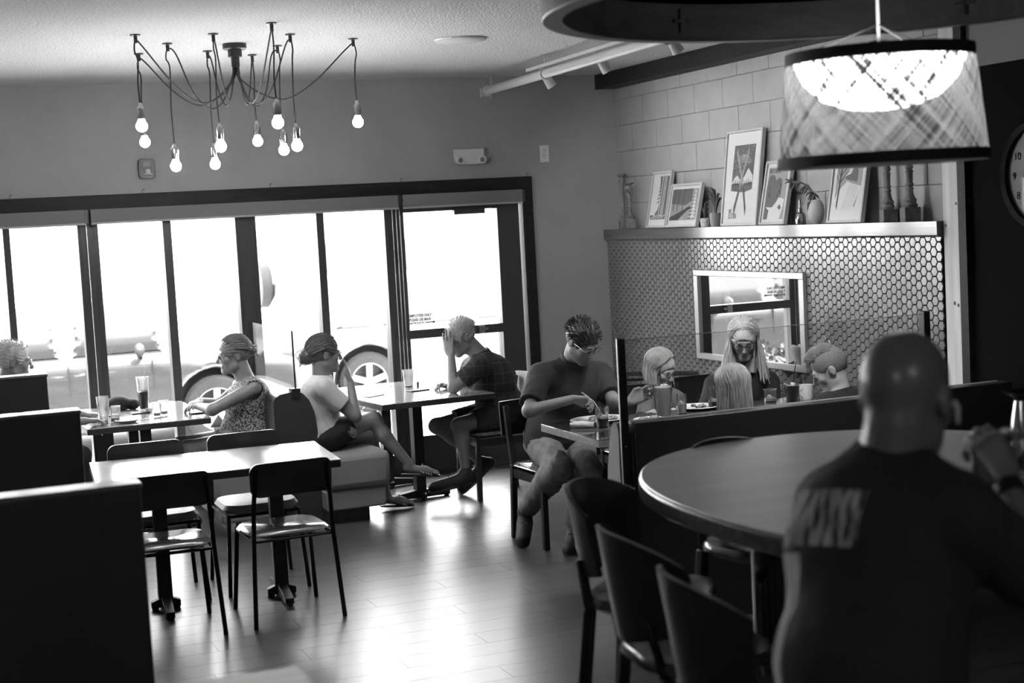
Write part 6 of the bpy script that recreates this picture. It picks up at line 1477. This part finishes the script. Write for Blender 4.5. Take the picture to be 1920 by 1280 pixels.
# ---- bald man in the foreground
b, H = person('bald', '', (.84, .48, -.22), fat=1.3, w=1.14, hs=1.09)
S = SDF(); b.skin(S, H); j = b.J
S.cap(lerp(j['neck'], j['chest'], .25), H.p(0, -.030, -.05), .060, .056, k=.03)
hand_sdf(S, j['wrR'], (-.25, .45, 1.0), (.15, .85, -.35), [.75, .85, .9, .95], -1, 1.08, tc=.7)
hand_sdf(S, j['wrL'], (.05, -.25, 1.0), (-.15, -.85, -.3), [.55, .6, .65, .7], 1, 1.08, tc=.4)
o = finish(S, 'bald man in a black printed T-shirt resting his clasped hands at his mouth', m=mat('glossy skin', .20, .33, spec=.7, coat=.35, coat_rough=.25), h=.006)
eyes(o, H, m_haird)
m_print = bpy.data.materials.new('printed black cotton'); T, N, L = nt(m_print); pb_ = N['Principled BSDF']; pb_.inputs['Roughness'].default_value = .85
tc = N.new('ShaderNodeTexCoord'); ctr = Vector(lerp(j['chest'], j['neck'], .1)); bs = Vector((0, 0, 0))
def dotn(v, off):
    d = N.new('ShaderNodeVectorMath'); d.operation = 'DOT_PRODUCT'; d.inputs[1].default_value = tuple(v); L.new(tc.outputs['Object'], d.inputs[0])
    a = N.new('ShaderNodeMath'); a.operation = 'SUBTRACT'; a.inputs[1].default_value = off; L.new(d.outputs['Value'], a.inputs[0]); return a.outputs[0]
Rv, Uv, Fv = Vector(b.R), Vector(b.U), Vector(b.F)
uu, vv, ww = dotn(Rv, Rv.dot(ctr)), dotn(Uv, Uv.dot(ctr)), dotn(Fv, Fv.dot(ctr))
cb = N.new('ShaderNodeCombineXYZ'); L.new(uu, cb.inputs[0]); L.new(vv, cb.inputs[1])
def rng(o, lo, hi):
    a = N.new('ShaderNodeMath'); a.operation = 'GREATER_THAN'; a.inputs[1].default_value = lo; L.new(o, a.inputs[0]); c = N.new('ShaderNodeMath'); c.operation = 'LESS_THAN'; c.inputs[1].default_value = hi; L.new(o, c.inputs[0])
    m_ = N.new('ShaderNodeMath'); m_.operation = 'MULTIPLY'; L.new(a.outputs[0], m_.inputs[0]); L.new(c.outputs[0], m_.inputs[1]); return m_.outputs[0]
def mul(a, c, op='MULTIPLY'): m_ = N.new('ShaderNodeMath'); m_.operation = op; L.new(a, m_.inputs[0]); L.new(c, m_.inputs[1]); return m_.outputs[0]
def streak(st, sc_, lo, hi):
    mp = N.new('ShaderNodeMapping'); mp.inputs['Scale'].default_value = st; L.new(cb.outputs[0], mp.inputs[0]); t_ = N.new('ShaderNodeTexNoise'); t_.inputs['Scale'].default_value = sc_; t_.inputs['Detail'].default_value = 3; L.new(mp.outputs[0], t_.inputs['Vector'])
    r_ = N.new('ShaderNodeMapRange'); r_.inputs[1].default_value = lo; r_.inputs[2].default_value = hi; L.new(t_.outputs['Fac'], r_.inputs[0]); return r_.outputs[0]
blk1 = mul(mul(rng(uu, -.21, .10), rng(vv, -.035, .075)), streak((9, 1.6, 1), 9., .44, .60))
blk2 = mul(mul(rng(uu, -.26, -.03), rng(vv, -.34, -.05)), streak((7, 1.1, 1), 7., .34, .56))
al = mul(mul(blk1, blk2, 'MAXIMUM'), rng(ww, -1., -.0))
mx = N.new('ShaderNodeMix'); mx.data_type = 'RGBA'; mx.inputs[6].default_value = (.03, .03, .03, 1); mx.inputs[7].default_value = (.75, .75, .75, 1); L.new(al, mx.inputs[0]); L.new(mx.outputs[2], pb_.inputs['Base Color'])
S = tee(b, .80, .020)
cloth('printed_t_shirt', S, m_print, o, seed=41, wr=.003, f=30)
S = SDF(); S.ell(j['pelvis'], (.19, .17, .12))
for g in 'LR': b.leg(S, g, .014, 1, .9)
cloth('trousers', S, MAT['black trousers'], o, wr=.002)
ax = unit(j['wrR']-j['elR'])
obj('wristband', MB().lathe([(.030, -.016), (.033, 0), (.030, .016), (.026, .016), (.026, -.016)], lerp(j['elR'], j['wrR'], .93), 24, Vector(ax).to_track_quat('Z', 'Y').to_matrix(), closed=True), m_black, o)
obj('earbud', MB().tube([H.p(.084, .008, -.004), H.p(.090, .014, -.012), H.p(.088, .026, -.040)], [.007, .006, .004], 10), mat('white earbud', .75, .3), o)
